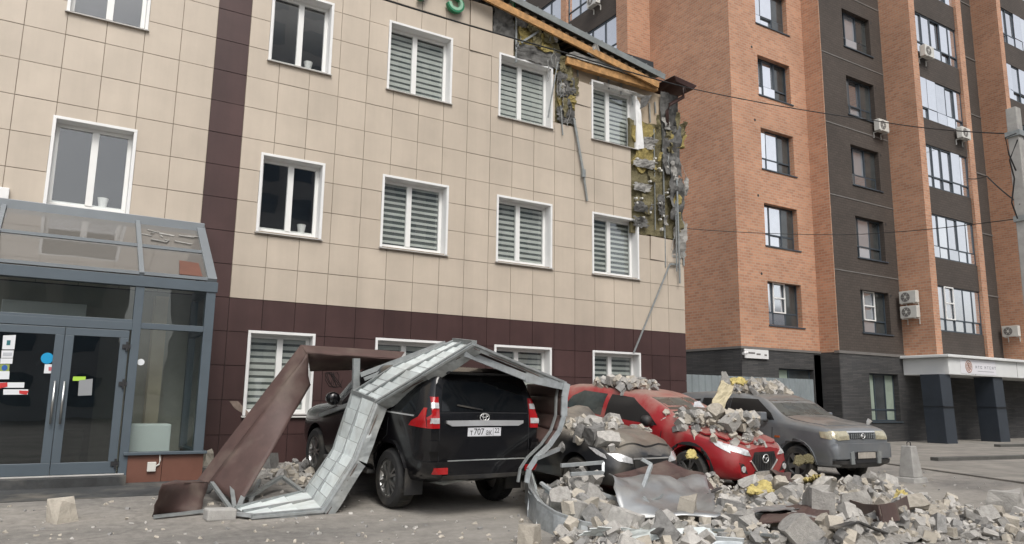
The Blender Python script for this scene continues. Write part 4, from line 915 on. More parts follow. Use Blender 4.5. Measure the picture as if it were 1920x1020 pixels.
def strip(pts, wd):
    L_, R_ = [], []
    for i, p in enumerate(pts):
        a, b = pts[max(i-1, 0)], pts[min(i+1, len(pts)-1)]; dx, dy = b[0]-a[0], b[1]-a[1]; l = math.hypot(dx, dy); nx, ny = -dy/l*wd/2, dx/l*wd/2
        L_.append((p[0]+nx, p[1]+ny)); R_.append((p[0]-nx, p[1]-ny))
    return L_ + R_[::-1]
WHEEL = {}
def wheel(parent, x, y, R, wd, kind, m_rim, z=None):
    key = (R, wd, kind); sgn = 1 if y > 0 else -1
    if key not in WHEEL:
        t = MB(); rr = R*.66; t.lathe([(rr, -wd/2), (R*.9, -wd/2-.004), (R*.975, -wd/2+.02), (R, -wd/2+.05), (R, wd/2-.05), (R*.975, wd/2-.02), (R*.9, wd/2+.004), (rr, wd/2), (rr, wd/2-.05), (rr, -wd/2+.05), (rr, -wd/2)], (0, 0, 0), 'y', 40)
        t.f = t.f[:-2]
        for k in range(40):
            a = 2*math.pi*k/40; c_, s_ = math.cos(a), math.sin(a); p = V((R*c_, 0, R*s_))
            t.bar(p+V((0, -wd*.32, 0)), p+V((0, wd*.32, 0)), .006, .02, p.normalized())
        r = MB(); r.lathe([(rr+.004, wd/2-.012), (rr-.02, wd/2-.008), (rr-.035, wd/2-.05), (rr-.04, -.02), (.02, -.02)], (0, 0, 0), 'y', 36); r.f = r.f[:-2]
        ns = {'multi': 6, 'five': 5, 'steel': 5}[kind]
        for k in range(ns):
            a = 2*math.pi*(k+.25)/ns
            for da in ((-.17, .17) if kind != 'steel' else (0,)):
                p0 = V((.05*math.cos(a), wd/2-.035, .05*math.sin(a))); p1 = V(((rr-.02)*math.cos(a+da), wd/2-.025, (rr-.02)*math.sin(a+da))); r.bar(p0, p1, .03 if kind != 'steel' else .09, .04, (0, 1, 0))
        r.lathe([(.065, wd/2-.06), (.06, wd/2-.015), (.02, wd/2-.01)], (0, 0, 0), 'y', 20)
        WHEEL[key] = (t.mesh('wheel', True), r.mesh('rim'))
        WHEEL[key][0].materials.append(M['rubber']); WHEEL[key][1].materials.append(m_rim); WHEEL[key][0].set_sharp_from_angle(angle=math.radians(35))
    t, r = WHEEL[key]; o = link('wheel', t, None, parent); o.location = (x, y, R if z is None else z); o.rotation_euler = (0, RND.uniform(0, 1), 0 if sgn > 0 else math.pi)
    link('rim', r, None, o); return o
def place_car(name, label, loc, head, pitch, roll=0):
    o = thing(name, label, 'car', loc); o.rotation_euler = Matrix.Rotation(head, 3, 'Z').to_euler()
    mt = Matrix.Rotation(head, 3, 'Z') @ Matrix.Rotation(-pitch, 3, 'Y') @ Matrix.Rotation(roll, 3, 'X'); o.rotation_euler = mt.to_euler(); return o
def plate(parent, bvh, x, y, z, ax, m, txt=None, w_=.52, h_=.112, tilt=0):
    s = 1 if ax == 'front' else -1
    hit = bvh.ray_cast(V((9*s, y, z)), V((-s, 0, 0)))[0]; px = hit.x
    fr = MB(); fr.box(min(px-.03*s, px+.013*s), max(px-.03*s, px+.013*s), y-w_/2-.012, y+w_/2+.012, z-h_/2-.012, z+h_/2+.012)
    f = fr.build('plate_holder', M['trim'], parent)
    p = MB(); xx = sorted((px+.014*s, px+.019*s)); p.box(xx[0], xx[1], y-w_/2, y+w_/2, z-h_/2, z+h_/2); po_ = p.build('license_plate', m, parent, bevel=.004)
    if txt:
        for tx, yy, zz, sz, sx in txt:
            me = text_mesh(tx, sz, .001, sx); rot = Matrix(((0, 0, -1, 0), (-1, 0, 0, 0), (0, 1, 0, 0), (0, 0, 0, 1))) if s < 0 else Matrix(((0, 0, 1, 0), (1, 0, 0, 0), (0, 1, 0, 0), (0, 0, 0, 1)))
            me.transform(rot); o = link('plate_text', me, M['ink'], po_); o.location = (px+.0205*s, y+yy*s, z+zz)
        fr2 = MB(); xi = sorted((px+.019*s, px+.0205*s)); yy = y+.135*s; fr2.box(xi[0], xi[1], yy-.002, yy+.002, z-h_/2+.006, z+h_/2-.006); fr2.build('plate_line', M['ink'], po_)
    return po_
def ellipse(mb, c, ry, rz, wd, n=24, tilt=0.):
    pts = [V((c[0], c[1]+ry*math.cos(2*math.pi*i/n), c[2]+rz*math.sin(2*math.pi*i/n))) for i in range(n+1)]
    mb.tube(pts, wd, 6)
CARS = []
# ---------------------------------------------------------------- black SUV
#      x    zb   ws   wm   zm   wsh  belt  wg   zg    wr   zr    dx
st = [(.10, .50, .74, .84, .78, .85, 1.24, .72, 1.74, .62, 1.83, .20),
      (.26, .42, .84, .925, .80, .915, 1.25, .765, 1.78, .66, 1.87, .12),
      (.9, .32, .86, .94, .80, .93, 1.24, .78, 1.81, .68, 1.89, 0),
      (1.9, .30, .86, .94, .80, .93, 1.22, .785, 1.82, .68, 1.90, 0),
      (2.75, .30, .86, .94, .80, .93, 1.19, .76, 1.75, .66, 1.84, 0),
      (3.15, .30, .86, .94, .80, .93, 1.17, .80, 1.42, .70, 1.51, 0),
      (3.5, .30, .86, .94, .80, .92, 1.13, .84, 1.20, .74, 1.25, 0),
      (4.2, .32, .85, .935, .80, .90, 1.07, .80, 1.15, .70, 1.18, 0),
      (4.58, .36, .80, .89, .78, .85, 1.00, .74, 1.07, .62, 1.09, 0),
      (4.74, .42, .70, .76, .72, .72, .86, .62, .92, .5, .94, 0)]
suv = place_car('parked_suv', 'black off road SUV parked nose to the wall under fallen metal roofing', (5.90, -5.50, .035), math.radians(93.0), .062)
wl = [(1.06, .80), (1.06, -.80), (3.85, .80), (3.85, -.80)]
sb_, bv = car_body('body', st, M['black_p'], suv, wl, .385, .45); CARS.append((suv, sb_))
for x, y in wl: wheel(suv, x, y, .385, .265, 'multi', M['alloy'])
patch('rear_window', M['cglass'], suv, bv, [(-.67, 1.34), (.67, 1.34), (.62, 1.66), (.56, 1.72), (-.56, 1.72), (-.62, 1.66)], '+x', .005)
for s in (1, -1):
    ax = '-y' if s > 0 else '+y'
    patch('side_window', M['cglass'], suv, bv, [(.42, 1.29), (1.12, 1.28), (1.12, 1.70), (.60, 1.70), (.48, 1.55)], ax, .004)
    patch('side_window', M['cglass'], suv, bv, [(1.18, 1.28), (1.98, 1.26), (1.98, 1.73), (1.18, 1.71)], ax, .004)
    patch('side_window', M['cglass'], suv, bv, [(2.06, 1.26), (3.10, 1.22), (2.66, 1.68), (2.06, 1.73)], ax, .004)
    tl = patch('tail_lamp', M['lampred'], suv, bv, [(s*.71, 1.13), (s*.87, 1.13), (s*.87, 1.26), (s*.82, 1.31), (s*.80, 1.52), (s*.71, 1.52)], '+x', .02, .06, .05)
    patch('reverse_lamp', M['lampclear'], tl, bv, [(s*.715, 1.19), (s*.85, 1.19), (s*.84, 1.26), (s*.715, 1.26)], '+x', .027, .02, .05)
    patch('turn_lamp', M['lampclear'], tl, bv, [(s*.715, 1.38), (s*.82, 1.38), (s*.81, 1.45), (s*.715, 1.45)], '+x', .027, .02, .05)
    patch('tail_lamp_side', M['lampred'], tl, bv, [(.16, 1.13), (.54, 1.135), (.48, 1.20), (.33, 1.26), (.27, 1.38), (.22, 1.38)], ax, .012, .04, .05)
    patch('reflector', M['lampred'], suv, bv, [(s*.60, .57), (s*.80, .57), (s*.80, .65), (s*.60, .65)], '+x', .085, .05, .05)
    patch('bumper_corner', M['black_p'], suv, bv, [(s*.70, .84), (s*.93, .86), (s*.93, .98), (s*.72, .98)], '+x', .05, .10, .05)
    patch('wheel_arch_trim', M['black_p'], suv, bv, strip([(1.06+.48*math.cos(a), .40+.48*math.sin(a)) for a in [i*math.pi/12 for i in range(13)]], .06), ax, .02, .06, .06)
    patch('door_seam', M['dark'], suv, bv, strip([(2.02, .45), (2.02, 1.15)], .008), ax, .002, .01); patch('door_seam', M['dark'], suv, bv, strip([(1.30, .85), (1.15, .95), (1.15, 1.18)], .008), ax, .002, .01)
    patch('belt_trim', M['chrome'], suv, bv, strip([(.45, 1.265), (1.98, 1.245), (3.0, 1.21)], .018), ax, .008, .015)
    for hx in (1.35, 2.25): patch('door_handle', M['black_p'], suv, bv, [(hx, 1.0), (hx+.18, 1.0), (hx+.18, 1.03), (hx, 1.03)], ax, .03, .04, .05)
    m_ = MB(); m_.lathe([(.02, -.1), (.09, -.09), (.105, 0), (.09, .07), (.02, .08)], (2.88, s*1.06, 1.32), 'x', 16); mo = m_.build('mirror', M['black_p'], suv, smooth=True); mo.scale = (1, 1, 1)
    m_ = MB(); m_.box(2.86, 2.94, min(s*.88, s*1.0), max(s*.88, s*1.0), 1.22, 1.29); m_.build('mirror_arm', M['trim'], suv)
    sp = MB(); sp.box(1.62, 3.28, min(s*.80, s*.98), max(s*.80, s*.98), .36, .42); sp.build('side_step', M['alloy_d'], suv, bevel=.015)
    mf = MB(); mf.box(.55, .575, min(s*.66, s*.92), max(s*.66, s*.92), .24, .58); mf.build('mud_flap', M['trim'], suv)
patch('tailgate_seam', M['dark'], suv, bv, strip([(.70, .62), (.70, 1.30)], .008), '+x', .002, .01); patch('tailgate_seam', M['dark'], suv, bv, strip([(-.70, .62), (-.70, 1.30)], .008), '+x', .002, .01)
patch('tailgate_seam', M['dark'], suv, bv, strip([(-.69, 1.32), (.69, 1.32)], .008), '+x', .003, .01)
patch('chrome_bar', M['chrome'], suv, bv, [(-.60, 1.19), (-.52, 1.155), (.52, 1.155), (.60, 1.19), (.60, 1.225), (-.60, 1.225)], '+x', .03, .04, .1)
bumper = patch('bumper', M['black_p'], suv, bv, [(-.88, .52), (.88, .52), (.91, .72), (-.91, .72)], '+x', .07, .14, .08)
patch('bumper_trim', M['trim'], suv, bv, [(-.66, .50), (.66, .50), (.66, .55), (-.66, .55)], '+x', .085, .1, .08)
patch('bumper_edge', M['galvd'], suv, bv, strip([(-.60, .73), (.60, .73)], .014), '+x', .078, .01)
plate(suv, bv, 0, 0, 1.075, 'rear', M['plate'], [('т', -.205, -.008, .11, .8), ('707', -.09, .0, .12, .9), ('ак', .065, -.008, .11, .8), ('22', .195, .014, .088, .9)])
em = MB(); ex = bv.ray_cast(V((-9, 0, 1.27)), V((1, 0, 0)))[0].x-.035
ellipse(em, (ex, 0, 1.265), .072, .05, .007); ellipse(em, (ex, 0, 1.27), .028, .044, .006); ellipse(em, (ex, 0, 1.287), .052, .022, .006); em.build('emblem', M['chrome'], suv, smooth=True)
sp = MB(); sp.hexa([(.18, -.60, 1.81), (.55, -.62, 1.86), (.55, .62, 1.86), (.18, .60, 1.81)], [(.16, -.58, 1.85), (.55, -.6, 1.905), (.55, .6, 1.905), (.16, .58, 1.85)]); sp.build('roof_spoiler', M['black_p'], suv, bevel=.015)
sp = MB(); sp.tube([(.2, .1, .5), (.3, .5, .42), (.6, .55, .42)], .035, 8); sp.build('exhaust', M['galvd'], suv)
wp = MB(); wp.bar((bv.ray_cast(V((-9, 0, 1.36)), V((1, 0, 0)))[0].x-.02, .02, 1.36), (bv.ray_cast(V((-9, .4, 1.42)), V((1, 0, 0)))[0].x-.02, .42, 1.42), .012, .02); wp.build('wiper', M['trim'], suv)
# ---------------------------------------------------------------- red crossover
def dent_red(v):
    r = sm(.2, .9, v.x)*(1-sm(3.3, 3.7, v.x))*sm(1.25, 1.6, v.z)
    v.z -= r*(.07 + .13*max(0, noise.noise(V((v.x*1.7, v.y*2.4, 3)))))
    hd = sm(3.3, 3.6, v.x)*sm(.8, .95, v.z); v.z -= hd*.05*noise.noise(V((v.x*2.5, v.y*3, 9)))
    return v
st = [(.06, .50, .70, .80, .75, .80, .98, .66, 1.35, .55, 1.50, .30),
      (.28, .40, .80, .90, .75, .88, 1.06, .72, 1.48, .60, 1.62, .10),
      (.9, .26, .84, .92, .72, .90, 1.06, .72, 1.56, .61, 1.68, 0),
      (1.8, .24, .84, .92, .72, .90, 1.03, .73, 1.57, .62, 1.70, 0),
      (2.48, .24, .84, .92, .72, .90, 1.01, .71, 1.54, .60, 1.66, 0),
      (2.98, .24, .84, .92, .72, .90, .99, .77, 1.26, .68, 1.38, 0),
      (3.38, .24, .84, .92, .72, .89, .97, .82, 1.06, .74, 1.11, 0),
      (4.0, .26, .84, .91, .70, .86, .90, .74, .99, .62, 1.03, 0),
      (4.34, .28, .76, .85, .66, .78, .82, .66, .90, .52, .93, 0),
      (4.50, .30, .62, .70, .55, .62, .72, .50, .80, .38, .82, 0)]
red = place_car('crushed_crossover', 'red crossover car with rubble crushing its roof, windscreen and bonnet', (0, 0, 0), math.radians(-81), -.075)
fp = V((11.15, -5.55, .0)); hd = math.radians(-81); red.location = fp - V((math.cos(hd), math.sin(hd), 0))*4.5 + V((0, 0, .33))
wl = [(.95, .80), (.95, -.80), (3.65, .80), (3.65, -.80)]
rb_, bv = car_body('body', st, M['red_p'], red, wl, .345, .41, dent_red); CARS.append((red, rb_))
for x, y in wl: wheel(red, x, y, .345, .225, 'five', M['alloy_d'])
for s in (1, -1):
    ax = '-y' if s > 0 else '+y'
    patch('side_window', M['cglass_dirty'], red, bv, [(.62, 1.16), (1.62, 1.08), (1.62, 1.48), (1.0, 1.50), (.75, 1.38)], ax, .004)
    patch('side_window', M['cabin_dark'], red, bv, [(1.72, 1.08), (2.95, 1.03), (2.70, 1.22), (2.25, 1.46), (1.72, 1.48)], ax, .004)
    patch('sill_trim', M['trim'], red, bv, [(1.35, .28), (3.25, .28), (3.25, .40), (1.35, .40)], ax, .02, .04)
    for wx in (.95, 3.65): patch('wheel_arch_trim', M['trim'], red, bv, strip([(wx+.44*math.cos(a), .365+.44*math.sin(a)) for a in [i*math.pi/12 for i in range(13)]], .07), ax, .015, .04, .06)
    patch('door_seam', M['dark'], red, bv, strip([(1.67, .42), (1.66, 1.06)], .010), ax, .002, .01); patch('door_seam', M['dark'], red, bv, strip([(3.02, .42), (3.06, .95)], .014), ax, .002, .01)
    hl = patch('headlight', M['lampclear'], red, bv, [(s*.42, .70), (s*.60, .72), (s*.80, .80), (s*.84, .90), (s*.70, .87), (s*.50, .80)], '-x', .012, .04, .05)
    patch('headlight_side', M['lampclear'], hl, bv, [(4.36, .74), (4.12, .84), (4.0, .93), (4.18, .90), (4.32, .82)], ax, .010, .03, .05)
    fg = patch('fog_recess', M['trim'], red, bv, [(s*.48, .42), (s*.66, .46), (s*.70, .60), (s*.60, .58)], '-x', .006, .03, .05)
    f_ = MB(); q = bv.ray_cast(V((9, s*.62, .50)), V((-1, 0, 0)))[0]; f_.disc((q.x, q.y, q.z), .05, 'x', .025, 16); f_.build('fog_lamp', M['lampclear'], fg)
    m_ = MB(); m_.lathe([(.02, -.09), (.085, -.07), (.10, 0), (.08, .07), (.02, .09)], (2.82, s*1.02, 1.10), 'x', 14); m_.build('mirror', M['trim'] if s < 0 else M['red_p'], red, smooth=True)
    m_ = MB(); m_.box(2.80, 2.88, min(s*.86, s*.98), max(s*.86, s*.98), 1.02, 1.07); m_.build('mirror_arm', M['trim'], red)
patch('windscreen', M['cglass_dirty'], red, bv, [(-.70, 1.10), (.70, 1.10), (.60, 1.50), (-.60, 1.50)], '-x', .004, .02, .08)
gr = patch('grille', M['trim'], red, bv, [(-.34, .68), (-.40, .60), (-.20, .44), (.20, .44), (.40, .60), (.34, .68), (.30, .76), (-.30, .76)], '-x', .006, .03, .06)
patch('grille_chrome', M['chrome'], gr, bv, strip([(-.40, .62), (-.20, .44), (.20, .44), (.40, .62)], .022), '-x', .016, .02, .05)
for k in range(9): y = -.30+.075*k; patch('grille_bar', M['dark'], gr, bv, strip([(y, .48 if abs(y) < .22 else .56), (y, .72)], .012), '-x', .014, .01, .1)
patch('lower_grille', M['trim'], red, bv, [(-.46, .30), (.46, .30), (.40, .40), (-.40, .40)], '-x', .012, .04, .06); patch('bumper_lip', M['galvd'], red, bv, [(-.66, .25), (.66, .25), (.60, .29), (-.60, .29)], '-x', .03, .06, .08)
em = MB(); ex = bv.ray_cast(V((9, 0, .65)), V((-1, 0, 0)))[0].x+.03; ellipse(em, (ex, 0, .65), .085, .068, .009)
em.tube([(ex, -.075, .67), (ex, -.03, .665), (ex, 0, .625), (ex, .03, .665), (ex, .075, .67)], .008, 6); em.build('emblem', M['chrome'], red, smooth=True)
plate(red, bv, 0, -.02, .385, 'front', M['plate_d'])
pts = [(3.45, -.78), (3.9, -.82), (4.25, -.72), (4.42, -.45), (4.45, 0), (4.42, .45), (4.25, .72), (3.9, .82), (3.45, .78)]
patch('bonnet', M['red_p'], red, bv, pts, '-z', .05, .03, .07, lambda v: v + V((0, 0, .035*noise.noise(v*4.)+.06*sm(.2, .8, -v.y)*sm(3.5, 4.3, v.x)*(.6+noise.noise(v*2.)) - .07*sm(.0, .6, v.y+.1)*sm(3.4, 3.9, v.x)*(1-sm(4.0, 4.4, v.x)))), False)
# ---------------------------------------------------------------- silver SUV
def dent_sil(v):
    r = sm(.1, .5, v.x)*(1-sm(2.5, 3.0, v.x))*sm(1.45, 1.66, v.z); v.z -= r*(.03+.12*max(0, noise.noise(V((v.x*1.5, v.y*2.2, 6)))))
    return v
st = [(.06, .46, .72, .82, .75, .82, 1.10, .74, 1.50, .66, 1.66, .12),
      (.25, .36, .80, .88, .75, .87, 1.12, .77, 1.58, .68, 1.72, .05),
      (.9, .28, .83, .885, .74, .88, 1.12, .77, 1.62, .68, 1.74, 0),
      (1.8, .27, .83, .885, .74, .88, 1.11, .77, 1.63, .68, 1.76, 0),
      (2.62, .27, .83, .885, .74, .88, 1.10, .75, 1.60, .66, 1.72, 0),
      (3.02, .27, .83, .885, .74, .88, 1.10, .80, 1.38, .72, 1.46, 0),
      (3.34, .27, .83, .885, .74, .88, 1.10, .83, 1.16, .77, 1.20, 0),
      (3.9, .29, .83, .885, .74, .87, 1.05, .81, 1.13, .74, 1.16, 0),
      (4.34, .30, .83, .88, .72, .85, 1.00, .79, 1.07, .70, 1.09, 0),
      (4.45, .32, .81, .86, .66, .82, .92, .77, 1.01, .68, 1.02, 0),
      (4.50, .36, .74, .80, .60, .76, .82, .72, .92, .6, .93, 0)]
hd = math.radians(-92); sil = place_car('silver_suv', 'silver grey compact SUV with rubble on its dented roof and broken side window', (0, 0, 0), hd, -.015)
fp = V((14.36, -5.25, .0)); sil.location = fp - V((math.cos(hd), math.sin(hd), 0))*4.5 + V((0, 0, .10))
wl = [(1.05, .765), (1.05, -.765), (3.66, .765), (3.66, -.765)]
sb2, bv = car_body('body', st, M['silver_p'], sil, wl, .345, .41, dent_sil); CARS.append((sil, sb2))
for x, y in wl: wheel(sil, x, y, .345, .215, 'steel', M['alloy_d'])
for s in (1, -1):
    ax = '-y' if s > 0 else '+y'
    patch('side_window', M['cabin_dark'], sil, bv, [(1.02, 1.19), (1.82, 1.18), (1.82, 1.57), (1.06, 1.57)], ax, .004); patch('side_window', M['cabin_dark'], sil, bv, [(.30, 1.20), (.94, 1.19), (.98, 1.55), (.45, 1.52)], ax, .004)
    patch('side_window', M['cabin_dark'], sil, bv, [(1.92, 1.18), (3.14, 1.16), (3.02, 1.30), (2.62, 1.57), (1.92, 1.59)], ax, .004)
    patch('door_seam', M['dark'], sil, bv, strip([(1.88, .40), (1.88, 1.10)], .010), ax, .002, .01); patch('door_seam', M['dark'], sil, bv, strip([(3.06, .40), (3.10, 1.02)], .016), ax, .002, .01)
    patch('pillar_trim', M['trim'], sil, bv, [(1.83, 1.18), (1.91, 1.18), (1.91, 1.58), (1.83, 1.58)], ax, .008, .02)
    patch('door_moulding', M['trim'], sil, bv, [(1.15, .60), (3.0, .60), (3.0, .67), (1.15, .67)], ax, .015, .03)
    for wx in (1.05, 3.66): patch('wheel_arch_trim', M['silver_p'], sil, bv, strip([(wx+.43*math.cos(a), .365+.43*math.sin(a)) for a in [i*math.pi/12 for i in range(13)]], .07), ax, .022, .05, .06)
    patch('indicator', M['lampamb'], sil, bv, [(3.16, .82), (3.28, .82), (3.28, .86), (3.16, .86)], ax, .012, .03)
    hl = patch('headlight', M['lampyel'], sil, bv, [(s*.40, .85), (s*.72, .84), (s*.82, .88), (s*.81, 1.01), (s*.42, 1.01)], '-x', .014, .05, .05)
    patch('headlight_side', M['lampyel'], hl, bv, [(4.45, .85), (4.24, .88), (4.20, .99), (4.40, 1.0)], ax, .010, .03, .05)
    patch('bumper_guard', M['galvd'], sil, bv, [(s*.34, .40), (s*.44, .40), (s*.46, .62), (s*.36, .64)], '-x', .075, .05, .05)
    m_ = MB(); m_.box(2.86, 3.02, min(s*.92, s*1.12), max(s*.92, s*1.12), 1.14, 1.32); m_.build('mirror', M['silver_p'], sil, bevel=.03)
    m_ = MB(); m_.box(2.93, 2.99, min(s*.82, s*.95), max(s*.82, s*.95), 1.12, 1.18); m_.build('mirror_arm', M['trim'], sil)
patch('windscreen', M['cglass_dirty'], sil, bv, [(-.75, 1.19), (.75, 1.19), (.66, 1.56), (-.66, 1.56)], '-x', .004, .02, .08)
gr = patch('grille', M['dark'], sil, bv, [(-.36, .86), (.36, .86), (.38, .97), (-.38, .97)], '-x', .006, .03, .06)
for k in range(12): y = -.33+.06*k; patch('grille_bar', M['galvd'], gr, bv, strip([(y, .87), (y+.02, .96)], .012), '-x', .014, .01, .1)
patch('bonnet_edge', M['chrome'], sil, bv, strip([(-.42, .995), (.42, .995)], .025), '-x', .014, .02, .1)
patch('bumper', M['silver_p'], sil, bv, [(-.84, .50), (.84, .50), (.87, .78), (-.87, .78)], '-x', .06, .12, .08)
patch('lower_bumper', M['trim'], sil, bv, [(-.80, .33), (.80, .33), (.83, .47), (-.83, .47)], '-x', .05, .10, .08); patch('lower_grille', M['dark'], sil, bv, [(-.30, .42), (.30, .42), (.33, .62), (-.33, .62)], '-x', .066, .05, .06); patch('skid_plate', M['galvd'], sil, bv, [(-.50, .28), (.50, .28), (.48, .38), (-.48, .38)], '-x', .03, .05, .08)
em = MB(); ex = bv.ray_cast(V((9, 0, .915)), V((-1, 0, 0)))[0].x+.022; ellipse(em, (ex, 0, .915), .05, .045, .008); em.bar((ex, -.07, .915), (ex, .07, .915), .012, .018); em.build('emblem', M['chrome'], sil, smooth=True)
pl = plate(sil, bv, 0, .0, .56, 'front', M['plate_d'])
for o in sil.children:
    if o.name.startswith(('plate_holder', 'license_plate')): o.location.x += .065
patch('bonnet', M['silver_p'], sil, bv, [(3.36, -.74), (3.9, -.76), (4.24, -.68), (4.30, 0), (4.24, .68), (3.9, .76), (3.36, .74)], '-z', .012, .02, .12)
s = MB(); s.tube([(4.15, .66, 1.08), (4.17, .68, 1.16), (4.20, .70, 1.21)], [.015, .04, .05], 8); s.build('wing_mirror', M['chrome'], sil)
# ---------------------------------------------------------------- buried dark hatchback
def dent_blk(v):
    k = sm(.2, .8, v.x)*(1-sm(2.9, 3.2, v.x))*sm(.95, 1.3, v.z); v.z -= k*(.26+.15*noise.noise(V((v.x*2, v.y*2, 2))))
    f_ = sm(3.0, 3.8, v.x)*sm(.6, .8, v.z); v.z -= .06*f_*noise.noise(V((v.x*3, v.y*3, 4)))
    return v
st = [(.06, .45, .66, .74, .70, .74, .92, .62, 1.2, .52, 1.38, .25), (.3, .36, .74, .82, .70, .81, .96, .66, 1.34, .56, 1.46, .08),
      (1.0, .22, .78, .85, .66, .84, .96, .66, 1.40, .56, 1.50, 0), (1.9, .20, .78, .85, .66, .84, .94, .66, 1.40, .56, 1.50, 0),
      (2.4, .20, .78, .85, .66, .84, .92, .69, 1.18, .60, 1.28, 0), (2.92, .20, .78, .85, .66, .83, .90, .76, .97, .68, 1.01, 0),
      (3.5, .22, .78, .84, .64, .79, .82, .70, .90, .58, .93, 0), (3.78, .24, .70, .78, .58, .70, .73, .60, .80, .46, .82, 0), (3.92, .28, .56, .62, .50, .54, .62, .44, .68, .34, .70, 0)]
hd = math.radians(-86); blk = place_car('buried_hatchback', 'dark hatchback buried under rubble with crumpled bonnet beside the black SUV', (0, 0, 0), hd, -.06)
fp = V((8.75, -5.45, 0)); blk.location = fp - V((math.cos(hd), math.sin(hd), 0))*3.92 + V((0, 0, .27))
wl = [(.8, .72), (.8, -.72), (3.15, .72), (3.15, -.72)]
bb, bv = car_body('body', st, M['black_dust'], blk, wl, .31, .36, dent_blk); CARS.append((blk, bb))
for x, y in wl: wheel(blk, x, y, .31, .19, 'steel', M['alloy_d'])
for s in (1, -1):
    ax = '-y' if s > 0 else '+y'
    patch('headlight', M['lampclear'], blk, bv, [(s*.38, .60), (s*.62, .64), (s*.72, .74), (s*.56, .74), (s*.40, .68)], '-x', .012, .04, .05)
    patch('side_window', M['cabin_dark'], blk, bv, [(1.2, .99), (2.55, .97), (1.95, 1.10), (1.3, 1.12)], ax, .004)
    patch('headlight_side', M['lampclear'], blk, bv, [(3.74, .66), (3.58, .71), (3.40, .80), (3.52, .79), (3.70, .72)], ax, .010, .03, .05)
patch('windscreen', M['cglass_dirty'], blk, bv, [(-.66, 1.0), (.66, 1.0), (.56, 1.1), (-.56, 1.1)], '-x', .004, .02, .08)
gr = patch('grille', M['trim'], blk, bv, [(-.32, .50), (.32, .50), (.36, .66), (-.36, .66)], '-x', .01, .03, .06); patch('grille_chrome', M['chrome'], gr, bv, strip([(-.37, .67), (.37, .67)], .02), '-x', .018, .02, .06)
patch('bonnet', M['black_dust'], blk, bv, [(2.96, -.72), (3.4, -.74), (3.70, -.60), (3.80, 0), (3.70, .60), (3.4, .74), (2.96, .72)], '-z', .03, .03, .10)

# ================================================================== fallen brown fascia
fas = thing('fallen_fascia', 'long bent brown sheet metal fascia leaning from ground up onto the black SUV', 'metal sheet', (0, 0, 0))
O0, O1, O2 = on_y(369, 902, -2.95), on_y(564, 647, -2.85), on_y(757, 660, -2.85)
I0, I1, I2 = on_y(391, 905, -3.15), on_y(577, 662, -3.1), on_y(750, 673, -3.1)
L0, L1 = on_g(448, 951, .02), on_y(581, 724, -3.02)
U1, U2 = on_y(582, 696, -2.5), on_y(726, 690, -2.5)
crumple('top_flange', M['brownmetal'], fas, I0, I1, O1, O0, 8, 1, .006, 1.2, 1, 0, .012, False)
crumple('web', M['brownmetal'], fas, L0, L1, I1, I0, 26, 8, .010, 1.6, 2, .006, .012, True)
crumple('top_flange', M['brownmetal'], fas, I1, I2, O2, O1, 6, 1, .006, 1.2, 3, 0, .012, False)
crumple('soffit', M['brownmetal'], fas, U1, U2, I2, I1, 10, 3, .015, 2, 4, 0, .012, True)
crumple('back_web', M['brownmetal'], fas, U1, U2, O2, O1, 8, 3, .015, 2, 9, 0, .012, True)
crumple('curled_end', M['brownmetal'], fas, on_g(285, 968, .0), on_g(374, 962, .02), on_y(391, 905, -3.5), on_y(304, 908, -4.55), 8, 5, .03, 1.8, 5, .04, .012, True)
crumple('curled_end', M['brownmetal'], fas, on_y(304, 908, -4.55), on_y(391, 905, -3.5), O0, on_y(330, 901, -3.4), 6, 3, .02, 2.2, 6, .03, .012, True)
for k, (p, q, wd) in enumerate(((on_g(288, 969, .03), on_g(392, 957, .05), .05), (on_g(392, 957, .05), on_g(475, 967, .05), .09), (on_y(397, 905, -3.35), on_g(432, 953, .03), .05), (on_y(432, 898, -3.3), on_g(440, 955, .03), .05), (on_y(475, 885, -3.2), on_g(446, 955, .03), .06), (on_g(462, 935, .05), on_y(528, 893, -2.9), .07), (on_y(528, 893, -2.9), on_g(572, 925, .06), .06), (on_g(470, 940, .04), on_g(487, 900, .1), .05))):
    s = MB(); s.bar(p, q, wd, .035); s.build('profile', M['galvd'] if k != 1 else M['galv'], fas)
s = MB(); p = on_g(411, 974, .0); s.box(-.17, .17, -.1, .1, -.01, .13); o = tag(s.build('concrete_block', M['conc'], bevel=.02), 'small grey concrete block lying at the foot of brown fascia', 'block'); o.location = p; o.rotation_euler = (0, .05, .1)

